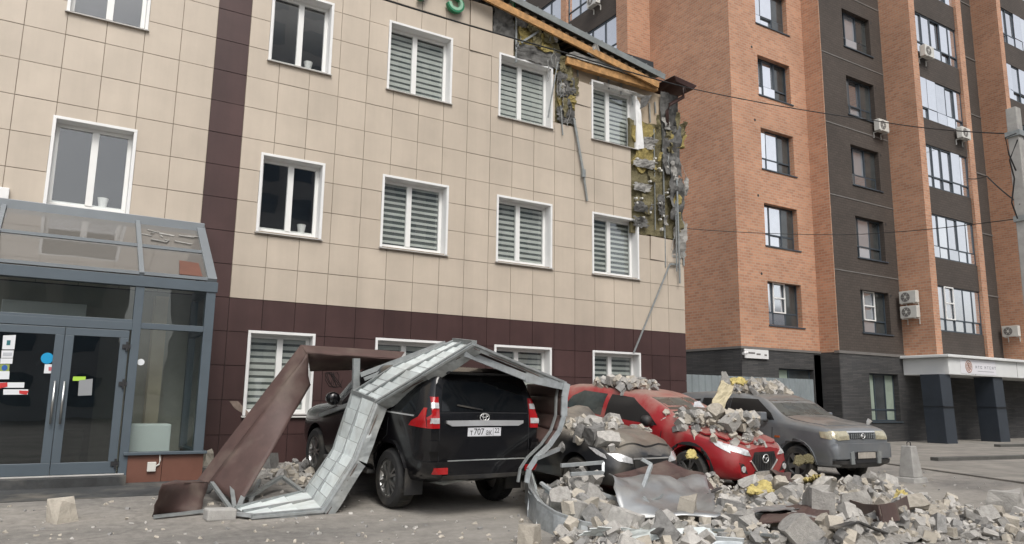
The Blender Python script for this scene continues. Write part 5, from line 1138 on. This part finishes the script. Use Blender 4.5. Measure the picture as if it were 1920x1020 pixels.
# ================================================================== fallen galvanised roof ribbon
rib = thing('fallen_roof_panel', 'folded strip of ribbed galvanised roof panels collapsed over the black SUV', 'roof panel', (0, 0, 0))
XK = 4.76
nA, fA = on_g(470, 972, .02), on_g(440, 955, .03)
nB, fB = on_g(606, 960, .03), on_g(572, 923, .05)
nC, fC = on_x(708, 757, XK), on_x(662, 738, XK)
nM, fM = on_y(796, 704, -5.25), on_y(738, 690, -4.25)
nD, fD = on_y(889, 647, -5.80), on_y(852, 642, -4.70)
nE, fE = on_y(1061, 719, -5.60), on_y(985, 704, -4.55)
nF, fF = on_y(1049, 805, -5.45), on_y(1012, 822, -4.6)
nG, fG = on_y(1003, 862, -5.6), on_y(1000, 880, -4.7)
nH, fH = on_y(985, 893, -5.75), on_y(1004, 905, -5.2)
def lat(a, b, t): return a.lerp(b, t)
def ribbon(n0, f0, n1, f1, outer, nl, label_rib=True, jig=.012):
    nrm = (f0-n0).cross(n1-n0).normalized()
    if nrm.z < 0 and abs(nrm.z) > .1: nrm = -nrm
    L_ = ((n1-n0).length+(f1-f0).length)/2
    if outer:
        for i in range(nl):
            u0, u1 = i/nl+.004, (i+1)/nl-.004
            for v0, v1 in ((.05, .49), (.52, .95)):
                q = [lat(lat(n0, n1, u), lat(f0, f1, u), v) for u, v in ((u0, v0), (u1, v0), (u1, v1), (u0, v1))]
                j = nrm*RND.uniform(-jig, jig); q = [p_ + j + nrm*RND.uniform(-.006, .006) for p_ in q]; s = MB(); q = [q[0], q[1]+nrm*.02, q[2]+nrm*.02, q[3]]; s.slab(*q, .012); s.build('panel', M['galvw'], rib)
            s = MB(); s.bar(lat(lat(n0, n1, i/nl), lat(f0, f1, i/nl), .04)+nrm*.012, lat(lat(n0, n1, i/nl), lat(f0, f1, i/nl), .96)+nrm*.012, .009, .022, nrm); s.build('seam', M['galvd'], rib)
        for v in (.03, .505, .97):
            s = MB(); s.bar(lat(n0, f0, v)+nrm*.022, lat(n1, f1, v)+nrm*.022, .034, .05, nrm); s.build('rib', M['galvd'], rib, bevel=.004)
    q = [n0, n1, f1, f0]; q = [p_-nrm*.05 for p_ in q]
    crumple('sheet', M['brownmetal'], rib, *q, 12, 4, .025, 2, RND.uniform(0, 9), 0, .01, True)
    # edge flange hanging below near edge
    a, b = n0, n1; dn = -nrm*(.15 if outer else .06)
    crumple('edge_flange', M['galvd'], rib, a, b, b+dn, a+dn, 14, 2, .03, 4, RND.uniform(0, 9), 0, .008)
    s = MB(); s.bar(n0+nrm*.01, n1+nrm*.01, .03, .03, nrm); s.build('edge_trim', M['galv'], rib)
ribbon(nA, fA, nB, fB, True, 3, jig=.004); kB = V((.07, .0, -.05)); nBC, fBC = nB.lerp(nC, .5)+kB, fB.lerp(fC, .47)+kB*1.4; ribbon(nB, fB, nBC, fBC, True, 5); ribbon(nBC, fBC, nC, fC, True, 4); ribbon(nC, fC, nM, fM, True, 5); ribbon(nM, fM, nD, fD, True, 6)
ribbon(nD, fD, nE, fE, False, 6)
dnp = [(1061, 719, -5.6), (1056, 745, -5.62), (1055, 780, -5.65), (1046, 808, -5.68), (1028, 834, -5.72), (1003, 858, -5.77), (989, 880, -5.82), (985, 905, -5.85)]
DN = [on_y(*q) for q in dnp]
FN = [p + V((.15*i/8, 1.0-.05*i, .02*i)) for i, p in enumerate(DN)]
for i in range(len(DN)-1):
    a, b = DN[i], DN[i+1]
    if i < 4: crumple('sheet', M['brownmetal'], rib, a, b, FN[i+1], FN[i], 4, 6, .02, 3, i, 0, .01, True)
    s = MB(); s.bar(a+V((.0, -.03, 0)), b+V((.0, -.03, 0)), .10 if i < 2 else .07, .02, (0, 1, 0)); s.build('edge_trim', M['galv'], rib)
    s = MB(); s.bar(a+V((-.05, .10, 0)), b+V((-.05, .10, 0)), .03, .03, (0, 1, 0)); s.build('edge_trim', M['galvd'], rib)
nG, nH = DN[5], DN[7]
for a, b in ((nC, fC), (nD, fD)):
    s = MB(); s.bar(a+V((0, 0, .03)), b+V((0, 0, .03)), .07, .06); s.build('fold_bar', M['galvd'], rib)
# inner rails under the right fold
s = MB(); a, b = on_y(872, 662, -5.7), on_y(985, 707, -5.65); s.bar(a, b, .03, .09); s.build('inner_rail', M['galv'], rib)
s = MB(); a, b = on_y(985, 707, -5.65), on_y(1055, 722, -5.6); s.bar(a, b, .03, .13); s.build('inner_rail', M['galv'], rib)
for p, q, wd in ((on_y(676, 703, -3.6), on_y(835, 643, -3.9), .07), (on_y(683, 711, -3.7), on_y(760, 680, -3.8), .05), (on_y(668, 672, -3.5), on_y(667, 737, -3.5), .10), (on_x(600, 779, XK), on_x(664, 755, XK), .06)):
    s = MB(); s.bar(p, q, wd*.6, wd); s.build('profile', M['galvd'], rib)
# the part curling away along the ground
path = [(985, 900, .50), (986, 930, .40), (992, 955, .32), (1008, 975, .27), (1040, 990, .22), (1090, 1003, .18), (1160, 1013, .15), (1260, 1019, .13), (1400, 1024, .1)]
G_ = [on_g(x, y+14, 0) for x, y, h_ in path]
for i in range(len(path)-1):
    a, b = G_[i], G_[i+1]; ha, hb = path[i][2], path[i+1][2]
    crumple('kerb_sheet', M['galv'], rib, a, b, b+V((.06, .1, hb)), a+V((.06, .1, ha)), 6, 4, .02, 4, i, 0, .01)
    inn = V((.55, .55, .0))
    crumple('sheet', M['galvw'], rib, a+V((.06, .1, ha)), b+V((.06, .1, hb)), b+inn+V((0, 0, .06)), a+inn+V((0, 0, .12)), 6, 6, .035, 3.5, i+3, 0, .01)
    for k, (dx, dz) in enumerate(((.07, .01), (.16, -.02), (.27, -.07))):
        s = MB(); s.bar(a+V((dx, dx+.02, ha+dz)), b+V((dx, dx+.02, hb+dz)), .035, .05); s.build('rib', M['galv'] if k != 1 else M['galvd'], rib, bevel=.004)
# strut crossing
s = MB(); s.bar(nG+V((0, -.05, 0)), on_y(1047, 842, -5.55), .05, .05); s.build('profile', M['galv'], rib)


# ================================================================== rubble
def chunk_mesh(seed, dims, cuts, rough=False):
    r = random.Random(seed); bm = bmesh.new(); bmesh.ops.create_cube(bm, size=1)
    for v in bm.verts: v.co = V((v.co.x*dims[0], v.co.y*dims[1], v.co.z*dims[2])) + V((r.uniform(-.05, .05), r.uniform(-.05, .05), r.uniform(-.05, .05)))
    for _ in range(cuts):
        n = V((r.uniform(-1, 1), r.uniform(-1, 1), r.uniform(-1, 1))).normalized(); ext = max(v.co.dot(n) for v in bm.verts); d = ext*r.uniform(.62, .9)
        g = bmesh.ops.bisect_plane(bm, geom=bm.verts[:]+bm.edges[:]+bm.faces[:], plane_co=n*d, plane_no=n, clear_outer=True)
        ed = [e for e in g['geom_cut'] if isinstance(e, bmesh.types.BMEdge)]
        if ed: bmesh.ops.contextual_create(bm, geom=ed)
    if rough:
        bmesh.ops.triangulate(bm, faces=bm.faces); bmesh.ops.subdivide_edges(bm, edges=bm.edges, cuts=1, use_grid_fill=True)
        for v in bm.verts: v.co += V((noise.noise(v.co*5+V((seed, 0, 0))), noise.noise(v.co*5+V((0, seed, 0))), noise.noise(v.co*5+V((0, 0, seed)))))*.05
    bmesh.ops.recalc_face_normals(bm, faces=bm.faces)
    me = bpy.data.meshes.new('rubble_block'); bm.to_mesh(me); bm.free(); return me
BL = []
for i in range(27):
    dims = ((1, .75, .6), (1, .6, .5), (.9, .9, .75), (1, .5, .42), (1, .8, .35), (.8, .75, .7))[i % 6]
    me = chunk_mesh(100+i, dims, 3 + i % 6, True); me.materials.append((M['rub1'], M['rub2'], M['rub1'], M['rub3'])[i % 4]); BL.append(me)
bpy.context.view_layer.update()
HX0, HY0, HS, HNX, HNY = 1.0, -9.6, .06, 340, 172
trees = []
for root, body in CARS:
    mwm = root.matrix_world; me = body.data
    trees.append(BVHTree.FromPolygons([mwm @ v.co for v in me.vertices], [tuple(p.vertices) for p in me.polygons]))
HM = [[0.]*HNX for _ in range(HNY)]
for j in range(HNY):
    for i in range(HNX):
        X, Y = HX0+i*HS, HY0+j*HS; z = ground_h(X, Y)
        for t in trees:
            h_ = t.ray_cast(V((X, Y, 9)), V((0, 0, -1)))
            if h_[0] is not None: z = max(z, h_[0].z)
        HM[j][i] = z
HM0 = [r[:] for r in HM]
def inpoly(x, y, P):
    c = False
    for i in range(len(P)):
        x0, y0 = P[i]; x1, y1 = P[i-1]
        if (y0 > y) != (y1 > y) and x < (x1-x0)*(y-y0)/(y1-y0)+x0: c = not c
    return c
def samp(P):
    xs_ = [p[0] for p in P]; ys_ = [p[1] for p in P]
    while True:
        x, y = RND.uniform(min(xs_), max(xs_)), RND.uniform(min(ys_), max(ys_))
        if inpoly(x, y, P): return x, y
def settle(X, Y, s, zmax):
    ci, cj = (X-HX0)/HS, (Y-HY0)/HS; r = max(1, int(.36*s/HS)); hs_ = []
    for j in range(int(cj)-r, int(cj)+r+1):
        for i in range(int(ci)-r, int(ci)+r+1):
            if 0 <= i < HNX and 0 <= j < HNY: hs_.append(HM[j][i])
    if not hs_: return None
    hs_.sort(); h = hs_[int(len(hs_)*.55)]
    if h > zmax: return None
    top = h + .42*s
    for j in range(int(cj)-r, int(cj)+r+1):
        for i in range(int(ci)-r, int(ci)+r+1):
            if 0 <= i < HNX and 0 <= j < HNY and (i-ci)**2+(j-cj)**2 <= (r+.5)**2: HM[j][i] = max(HM[j][i], top)
    return h + .16*s
SM = {0: MB(), 1: MB(), 2: MB()}; CUBES = [chunk_mesh(900+i, ((1, .8, .6), (1, .6, .6), (.9, .8, .8), (1, .7, .4))[i % 4], 2 + i % 3) for i in range(8)]
def small(p, s, k=None):
    me = RND.choice(CUBES); b = SM[RND.choice((0, 0, 1, 1, 2)) if k is None else k]; n = len(b.v); rot = Matrix.Rotation(RND.uniform(0, 6.3), 3, V((RND.uniform(-1, 1), RND.uniform(-1, 1), RND.uniform(-1, 1))))
    b.v += [p + rot @ (v.co*s) for v in me.vertices]; b.f += [[n+i for i in f.vertices] for f in me.polygons]
NB = [0]
def place_block(X, Y, s, lb, grp, zmax=9, flat=.6):
    z = settle(X, Y, s, zmax)
    if z is None: return None
    o = bpy.data.objects.new('rubble_block', RND.choice(BL)); col.objects.link(o); o.location = (X, Y, z); o.scale = (s, s*RND.uniform(.8, 1.1), s*RND.uniform(.8, 1.15))
    o.rotation_euler = (RND.gauss(0, flat), RND.gauss(0, flat), RND.uniform(0, 6.3)); tag(o, lb, 'rubble', grp); NB[0] += 1; return o
ZONES = [  # polygon, drop rule, blocks, sizes, small pieces, where, group, zmax
 ([(1018, 885), (1130, 866), (1175, 890), (1160, 930), (1200, 965), (1330, 972), (1345, 1000), (1110, 1003), (1045, 975)], ('g', .25), 60, (.15, .40), 620, 'in the heap inside the curled roof strip', 'blocks heaped inside the curled roof strip', .95),
 ([(1256, 858), (1340, 884), (1400, 905), (1488, 900), (1500, 868), (1560, 882), (1610, 905), (1500, 930), (1340, 940), (1280, 900)], ('w', 0), 34, (.16, .42), 650, 'heaped against the noses of red and silver cars', 'blocks against the car noses', .62),
 ([(1032, 874), (1122, 868), (1135, 905), (1070, 930), (1030, 910)], ('g', .45), 22, (.2, .42), 200, 'at the top of heap before the dark hatchback', 'blocks topping the heap before the hatchback', 1.05),
 ([(1252, 842), (1318, 850), (1350, 900), (1335, 925), (1290, 900), (1258, 870)], ('g', .3), 28, (.18, .38), 420, 'between dark hatchback and red car', 'blocks between hatchback and red car', .75),
 ([(1335, 905), (1395, 912), (1480, 908), (1500, 885), (1560, 892), (1640, 922), (1720, 940), (1740, 975), (1600, 1005), (1480, 1005), (1345, 990)], ('g', .2), 56, (.12, .38), 1300, 'in the heap before red and silver cars', 'blocks heaped before red and silver cars', .42),
 ([(1700, 945), (1760, 930), (1850, 945), (1935, 955), (1960, 1000), (1780, 995), (1600, 1020), (1420, 1022), (1640, 1000)], ('g', .1), 26, (.12, .36), 300, 'on the open rubble edge beyond the bollard', 'blocks at the open edge of the rubble', .5),
 ([(1062, 785), (1090, 775), (1125, 780), (1165, 800), (1160, 808), (1068, 806)], ('r', 3), 20, (.14, .34), 360, 'on the crushed cabin of dark hatchback', 'chunks on the dark hatchback', 1.20),
 ([(1112, 742), (1148, 705), (1195, 712), (1242, 736), (1215, 746)], (-3.3, -2.3), 40, (.12, .30), 700, 'on the roof of the red car', 'chunks on the red car roof', 1.93),
 ([(1250, 765), (1275, 758), (1310, 768), (1352, 778), (1400, 802), (1435, 830), (1415, 838), (1360, 824), (1275, 798)], ('r', 1), 34, (.12, .32), 1000, 'on the windscreen and bonnet of red car', 'chunks on the red car bonnet', 1.34),
 ([(1310, 748), (1330, 722), (1400, 724), (1470, 722), (1486, 744), (1400, 748)], (-3.2, -2.2), 44, (.12, .30), 420, 'on the roof of silver SUV', 'chunks on the silver SUV roof', 1.95),
 ([(1180, 806), (1240, 822), (1244, 850), (1225, 846), (1176, 826)], (-4.6, -4.2), 5, (.14, .26), 60, 'wedged between dark bonnet and red door', 'chunks wedged beside the red door', 1.1),
 ([(478, 880), (560, 872), (600, 878), (640, 900), (600, 915), (520, 905)], ('g', .03), 12, (.1, .24), 200, 'at the foot of plinth wall beside SUV wheel', 'chunks at the foot of the plinth wall', .6)]
RIDGE = [(9.9, -6.25), (11.0, -6.4), (12.2, -6.45), (13.5, -6.3)]
SHP = ('blocky', 'narrow', 'squat', 'long', 'flat', 'cubic')
for P, (kind, zz), nb, (s0, s1), ns, lb, grp, zmax in ZONES:
    seq = [0]*nb + [1]*ns; RND.shuffle(seq); seq = [1]*(ns//6) + seq
    for typ in seq:
        x, y = samp(P)
        if kind == 'g': p = on_g(x, y, zz)
        elif kind == 'w':
            k = RND.randrange(len(RIDGE)-1); a, b = V((*RIDGE[k], 0)), V((*RIDGE[k+1], 0)); p = a.lerp(b, RND.random()) + V((RND.gauss(0, .2), RND.gauss(0, .34), 0)); zm = .45 if p.x < 10.5 else .22 if p.x < 12.0 else .33 if p.x < 13.4 else .2
        elif kind == 'r':
            h_ = trees[zz].ray_cast(CAM, ray(x, y))
            if h_[0] is None: continue
            p = h_[0] + V((RND.gauss(0, .04), RND.uniform(-.03, .12), 0))
        else:
            p = on_y(x, y, RND.uniform(kind, zz)); i_, j_ = int((p.x-HX0)/HS), int((p.y-HY0)/HS)
            if kind > -4 and not all(0 <= i_+di < HNX and 0 <= j_+dj < HNY and HM0[j_+dj][i_+di] > 1.48 for di in (-2, 0, 2) for dj in (-2, 0, 2)): continue
        zmax = zm if kind == 'w' else zmax
        if typ == 0:
            s = s0+(s1-s0)*RND.random()**1.6; o = place_block(p.x, p.y, s, '', grp, zmax)
            if o:
                k = BL.index(o.data); rel = (s-s0)/(s1-s0)
                o['label'] = ' '.join((('small', 'medium', 'large')[0 if rel < .2 else 1 if rel < .5 else 2], ('pale', 'beige', 'whitish', 'dark grey')[k % 4], SHP[k % 6], 'masonry chunk', lb))
        else:
            s = .03+.15*RND.random()**2.2 if kind in ('g', 'w') else .04+.15*RND.random()**1.5; z = settle(p.x, p.y, s, zmax)
            if z is not None: small(V((p.x, p.y, z)), s)
# scattered chips on the open ground
for _ in range(1500):
    x, y = RND.uniform(-40, 1960), 1030-150*RND.random()**1.2; p = on_g(x, y)
    if p.y > -.3 or p.z > .5 or p.x < 0.2 or (p.x < 3.3 and p.y > -2.9): continue
    near = math.exp(-((p.x-10)/5)**2)
    if RND.random() > .35+.65*near: continue
    s = RND.uniform(.012, .05)*(1+.6*near); i, j = int((p.x-HX0)/HS), int((p.y-HY0)/HS)
    z = HM[j][i] if 0 <= i < HNX and 0 <= j < HNY else ground_h(p.x, p.y)
    if z < ground_h(p.x, p.y)+.25: small(V((p.x, p.y, z+.1*s)), s)
for k, m_ in enumerate((M['rub1'], M['rub2'], M['rub3'])):
    o = SM[k].build('rubble_chips', m_); tag(o, ('pale', 'beige', 'grey')[k]+' small broken masonry chips strewn over ground and cars', 'rubble', None, 'stuff')
# single stones
def stone(pxy, dims, seed, lb, m_, rz=0, dz=0.):
    p = on_g(*pxy, 0); me = chunk_mesh(seed, dims, 0 if seed in (41, 43, 44, 45) else 1, seed not in (41, 43)); o = link('masonry_block', me, m_); o.location = p + V((0, 0, dims[2]*.42+dz)); o.rotation_euler = (.03, .02, rz); tag(o, lb, 'block'); return o
stone((115, 977), (.24, .22, .24), 41, 'single pale block standing on the road before the porch', M['rub2'], .5)
stone((503, 888), (.30, .14, .36), 42, 'upright grey slab leaning at the foot of plinth wall', M['rub3'], .9)
stone((995, 1018), (.24, .22, .18), 43, 'small cream block on the road before the curled roof strip', M['rub2'], .6)
stone((1088, 996), (.36, .26, .26), 44, 'bright block with flat faces at front of the curled strip', M['rub2'], .5, .12)
stone((1290, 985), (.40, .22, .28), 45, 'flat faced cream block at the front of the heap', M['rub2'], .5, .1)
stone((1890, 965), (.55, .34, .30), 46, 'large grey block beyond the bollard at rubble edge', M['rub1'], .2, .05)
stone((1535, 985), (.42, .32, .36), 47, 'large leaning pale chunk beside flat brown sheet', M['rub1'], .9, .1)
stone((1605, 975), (.42, .34, .30), 48, 'wide pale chunk right of the flat brown sheet', M['rub1'], 2.2, .1)
stone((388, 872), (.16, .14, .26), 49, 'white block leaning at the porch corner', M['rub2'], .2)

def hm(X, Y):
    i, j = int((X-HX0)/HS), int((Y-HY0)/HS); r = [HM[y][x] for y in range(max(0, j-3), min(HNY, j+4)) for x in range(max(0, i-3), min(HNX, i+4))]
    if not r: return ground_h(X, Y)
    r.sort(); return r[int(len(r)*.6)]
def on_h(x, y, dz=0):
    z = .1
    for _ in range(30):
        p = on_z(x, y, z); z = .6*z + .4*min(hm(p.x, p.y)+.3*dz, .9)
    return on_z(x, y, z)
# ================================================================== loose metal in the heap
M['dsheet'] = mat('bare steel sheet', (.40, .41, .41), .38, metal=.75, var=.2, scale=2, dirt=.35)
M['trimm'] = mat('dark dusty strip', (.05, .048, .046), .6, var=.3, dirt=.4)
def loose(name, lb, cat, m, pts, wd, ht):
    s = MB()
    for p, q in zip(pts, pts[1:]): s.bar(p, q, wd, ht)
    return tag(s.build(name, m, bevel=.003), lb, cat)
loose('metal_tube', 'bent pale steel tube standing in front of the dented silver sheet', 'tube', M['galv'], [on_y(1203, 861, -6.1), on_y(1221, 871, -6.15), on_y(1197, 939, -6.4)], .05, .05)
loose('metal_tube', 'straight grey steel tube slanting across rubble left of dented sheet', 'tube', M['galv'], [on_y(1098, 917, -6.4), on_y(1182, 944, -6.6)], .05, .05)
loose('metal_tube', 'hooked dark steel strip looping over the front blocks', 'tube', M['galvd'], [on_y(1206, 932, -6.7), on_y(1224, 955, -6.8), on_y(1238, 980, -7.0), on_y(1225, 990, -7.05), on_y(1075, 1000, -7.1)], .035, .05)
loose('metal_tube', 'thin grey wire strut rising over the dented sheet', 'tube', M['galvd'], [on_y(1212, 941, -6.7), on_y(1235, 933, -6.6), on_y(1260, 916, -6.3)], .025, .025)
for k in range(3): loose('metal_profile', ('upper', 'middle', 'lower')[k]+' steel profile of the bundle lying inside the curled roof strip', 'metal profile', M['galv'] if k != 1 else M['galvd'], [on_y(1014+5*k, 905+7*k, -5.9), on_y(1088+6*k, 960+6*k, -6.5)], .05, .035)
loose('metal_profile', 'pale steel stud lying on blocks before the dark hatchback', 'metal profile', M['galv'], [on_y(1052, 873, -5.9), on_y(1131, 867, -5.9), on_y(1131, 886, -5.95), on_y(1070, 889, -5.95)], .04, .05)
loose('metal_profile', 'long thin steel rail lying across the rubble behind brown sheet', 'metal profile', M['galvd'], [on_h(1330, 960, .16), on_h(1460, 962, .2), on_h(1592, 944, .22)], .07, .03)
loose('metal_profile', 'grey steel strip at the front edge of the rubble', 'metal profile', M['galvd'], [on_h(1240, 990, .1), on_h(1330, 992, .12), on_h(1460, 1005, .1)], .06, .03)
loose('metal_profile', 'short dark strip sticking out of rubble right of yellow wool', 'metal profile', M['galvd'], [on_h(1706, 952, .08), on_h(1757, 968, .05)], .1, .02)
sh = crumple('dented_sheet', M['dsheet'], None, on_h(1165, 974, .1), on_h(1352, 970, .1), on_y(1325, 884, -5.9), on_y(1138, 890, -6.15), 22, 14, .20, 1.1, 3.3, .02, .01, True)
tag(sh, 'large dented silver metal sheet lying on rubble before the cars', 'metal sheet')
sh = crumple('brown_sheet', M['brownmetal'], None, on_y(1140, 893, -6.1), on_y(1345, 938, -6.1), on_y(1325, 892, -5.75), on_y(1245, 866, -5.7), 10, 5, .08, 2, 1.3, .03, .01, False)
tag(sh, 'crumpled brown sheet propped above the dented silver sheet', 'metal sheet')
sh = crumple('brown_sheet', M['brownmetal'], None, on_h(1415, 984, .2), on_h(1556, 984, .25), on_h(1552, 952, .3), on_h(1450, 954, .25), 12, 5, .07, 3, 2.3, .04, .012, False)
tag(sh, 'flat brown sheet lying among blocks at the front of rubble', 'metal sheet')
cv = thing('brown_sheet', 'curved brown metal strip lying below the yellow wool', 'metal sheet')
pp = [(1596, 955), (1625, 968), (1655, 972), (1685, 966), (1706, 950)]
for (x0, y0), (x1, y1) in zip(pp, pp[1:]): crumple('strip_piece', M['brownmetal'], cv, on_h(x0, y0+10, .05), on_h(x1, y1+10, .05), on_h(x1, y1+10, .05)+V((0, .03, .2)), on_h(x0, y0+10, .05)+V((0, .03, .2)), 3, 2, .01, 3, 1, 0, .012)
sh = crumple('brown_sheet', M['brownmetal'], None, on_y(1455, 892, -5.75), on_y(1485, 905, -5.8), on_y(1483, 887, -5.5), on_y(1440, 880, -5.5), 6, 4, .05, 3, 4.3, .05, .01, False)
tag(sh, 'small torn brown sheet hanging under the red car nose', 'metal sheet')

sh = crumple('flat_sheet', M['galvw'], None, on_h(1085, 1004, .2), on_h(1345, 1014, .2), on_h(1340, 990, .3), on_h(1120, 988, .3), 20, 6, .05, 3, 2.3, .05, .008, False)
tag(sh, 'flat pale metal sheet lying at front edge of the heap', 'metal sheet')
sh = crumple('grey_sheet', M['dsheet'], None, on_h(1395, 968, .25), on_h(1600, 956, .25), on_h(1592, 938, .3), on_h(1420, 950, .3), 18, 4, .07, 2.2, 6.3, .06, .008, False)
tag(sh, 'long bent grey sheet lying across the middle of the heap', 'metal sheet')
for k, (q0, q1, lb) in enumerate((((1340, 975), (1440, 962), 'dark bent strip between two flat sheets in the heap'), ((1225, 1000), (1305, 984), 'dark bent strip on flat pale sheet'), ((1560, 990), (1660, 1000), 'dark bent strip at the front right of brown sheet'), ((1300, 960), (1350, 915), 'dark bent strip leaning beside the dented silver sheet'))):
    a, b2 = on_h(*q0, .3), on_h(*q1, .3); c = a.lerp(b2, .45)+V((0, 0, .09))
    loose('metal_strip', lb, 'metal profile', M['trimm'], [a, c, b2], .07, .02)

# wool scraps and torn lining
def wool(pts, lb, m_, seed, amp=.07, name='wool_scrap', cat='insulation'):
    o = crumple(name, m_, None, *pts, 14, 12, amp, 7, seed, .25, .04); return tag(o, lb, cat)
wool([on_h(1672, 945, .25), on_h(1712, 945, .15), on_h(1706, 928, .4), on_h(1680, 922, .5)], 'bright yellow wool tuft on the rubble near the bollard', M['woolg'], 1, .12)
wool([on_h(1400, 925, .2), on_h(1450, 922, .22), on_h(1445, 908, .3), on_h(1410, 910, .3)], 'yellow wool scrap on blocks before the red car plate', M['woolg'], 2)
wool([on_y(1488, 872, -4.9), on_y(1525, 868, -4.9), on_y(1522, 853, -4.7), on_y(1490, 857, -4.7)], 'olive wool scrap draped by the silver SUV front wheel', M['wool'], 3)
wool([on_h(1505, 912, .25), on_h(1540, 905, .3), on_h(1535, 890, .4), on_h(1510, 900, .35)], 'yellow wool scrap on the heap before the silver SUV', M['woolg'], 4)
wool([on_y(1285, 860, -5.2), on_y(1305, 862, -5.2), on_y(1302, 845, -5.1), on_y(1288, 848, -5.1)], 'yellow wool tuft in the red car wheel arch', M['woolg'], 5, .04)
wool([on_y(1370, 722, -3.6), on_y(1400, 720, -3.6), on_y(1392, 708, -3.5), on_y(1365, 712, -3.5)], 'yellow wool tuft on top of the torn beige sheet', M['woolg'], 6)
M['beige'] = mat('beige foam sheet', (.48, .42, .28), .8, var=.15, scale=4)
o = crumple('foam_sheet', M['beige'], None, on_y(1328, 772, -4.2), on_y(1352, 778, -4.2), on_y(1378, 722, -3.6), on_y(1350, 716, -3.6), 8, 10, .09, 3, 7.2, .08, .03); tag(o, 'torn beige foam sheet standing between red car and silver SUV', 'foam sheet')
o = crumple('foam_tip', M['filml'], o, on_y(1350, 722, -3.6), on_y(1376, 722, -3.6), on_y(1360, 697, -3.5), on_y(1353, 697, -3.5), 4, 6, .05, 4, 2.2, .08, .02)
o = crumple('glass_scrap', M['lampclear'], None, on_y(1300, 763, -4.5), on_y(1322, 764, -4.5), on_y(1312, 752, -4.4), on_y(1302, 753, -4.4), 3, 3, .02, 4, 2, .1, .006); tag(o, 'pale blue scrap of broken glass on the red car roof edge', 'glass')

# ================================================================== dust and fines filling the gaps of the heaps
fd = MB(); ids = {}
def smh(i, j): r = [HM[y][x]-HM0[y][x] for y in range(j-2, j+3) for x in range(i-2, i+3)]; return sum(r)/len(r)
for j in range(3, HNY-3):
    for i in range(3, HNX-3):
        c = smh(i, j)
        if c > .035 and HM0[j][i] < ground_h(HX0+i*HS, HY0+j*HS)+.12: ids[(i, j)] = len(fd.v); X, Y = HX0+i*HS, HY0+j*HS; fd.v.append(V((X, Y, HM0[j][i] + .62*c - .012 + .03*noise.noise(V((X*7, Y*7, 1))))))
for (i, j), k in ids.items():
    q = [(i+1, j), (i+1, j+1), (i, j+1)]
    if all(p_ in ids for p_ in q):
        zs = [fd.v[ids[p_]].z for p_ in [(i, j)]+q]
        if max(zs)-min(zs) < .16: fd.f.append([k]+[ids[p_] for p_ in q])
M['fines'] = mat('crushed masonry dust', (.33, .305, .265), 1., var=.35, scale=18, bump=1., bscale=55, c2=(.26, .25, .235))
tag(fd.build('rubble_dust', M['fines'], smooth=False), 'crushed masonry dust and grit filling the rubble heaps', 'dust', None, 'stuff')

# ================================================================== the far side of the street, behind the viewer (seen in the glass)
M['opp'] = mat('plain grey render', (.40, .41, .43), .9, var=.2, scale=.3)  # mid grey is the render's own colour
M['oppd'] = mat('dark blue glass band', (.08, .13, .19), .2, var=.3, scale=.5)  # dark blue is the glass band's own colour
def opposite(x0, x1, y, h, n, lb, m_):
    t_ = thing('street_building', lb, 'building', ((x0+x1)/2, y, 0)); t_.location = (0, 0, 0)
    box_obj('wall', m_, t_, x0, x1, y-12, y, -.2, h)
    for k in range(n):
        z = 1.0+k*3.1
        if z+1.7 > h: break
        nb = int((x1-x0)/3.2)
        b = MB()
        for i in range(nb): b.box(x0+.8+i*3.2, x0+2.9+i*3.2, y, y+.05, z, z+1.7)
        o = b.build('window_row', M['oppd'], t_); o['kind'] = 'stuff'
    box_obj('parapet', m_, t_, x0-.2, x1+.2, y-12.2, y+.2, h, h+.4)
opposite(-60, 5, -44, 9.5, 3, 'low grey street building behind the viewer, opposite the glass porch', M['opp'])
opposite(10, 52, -48, 46, 14, 'tall grey tower with blue glass rows behind the viewer', M['opp'])
opposite(56, 110, -40, 14, 4, 'mid height grey street building behind the viewer, beyond the tall tower', M['opp'])
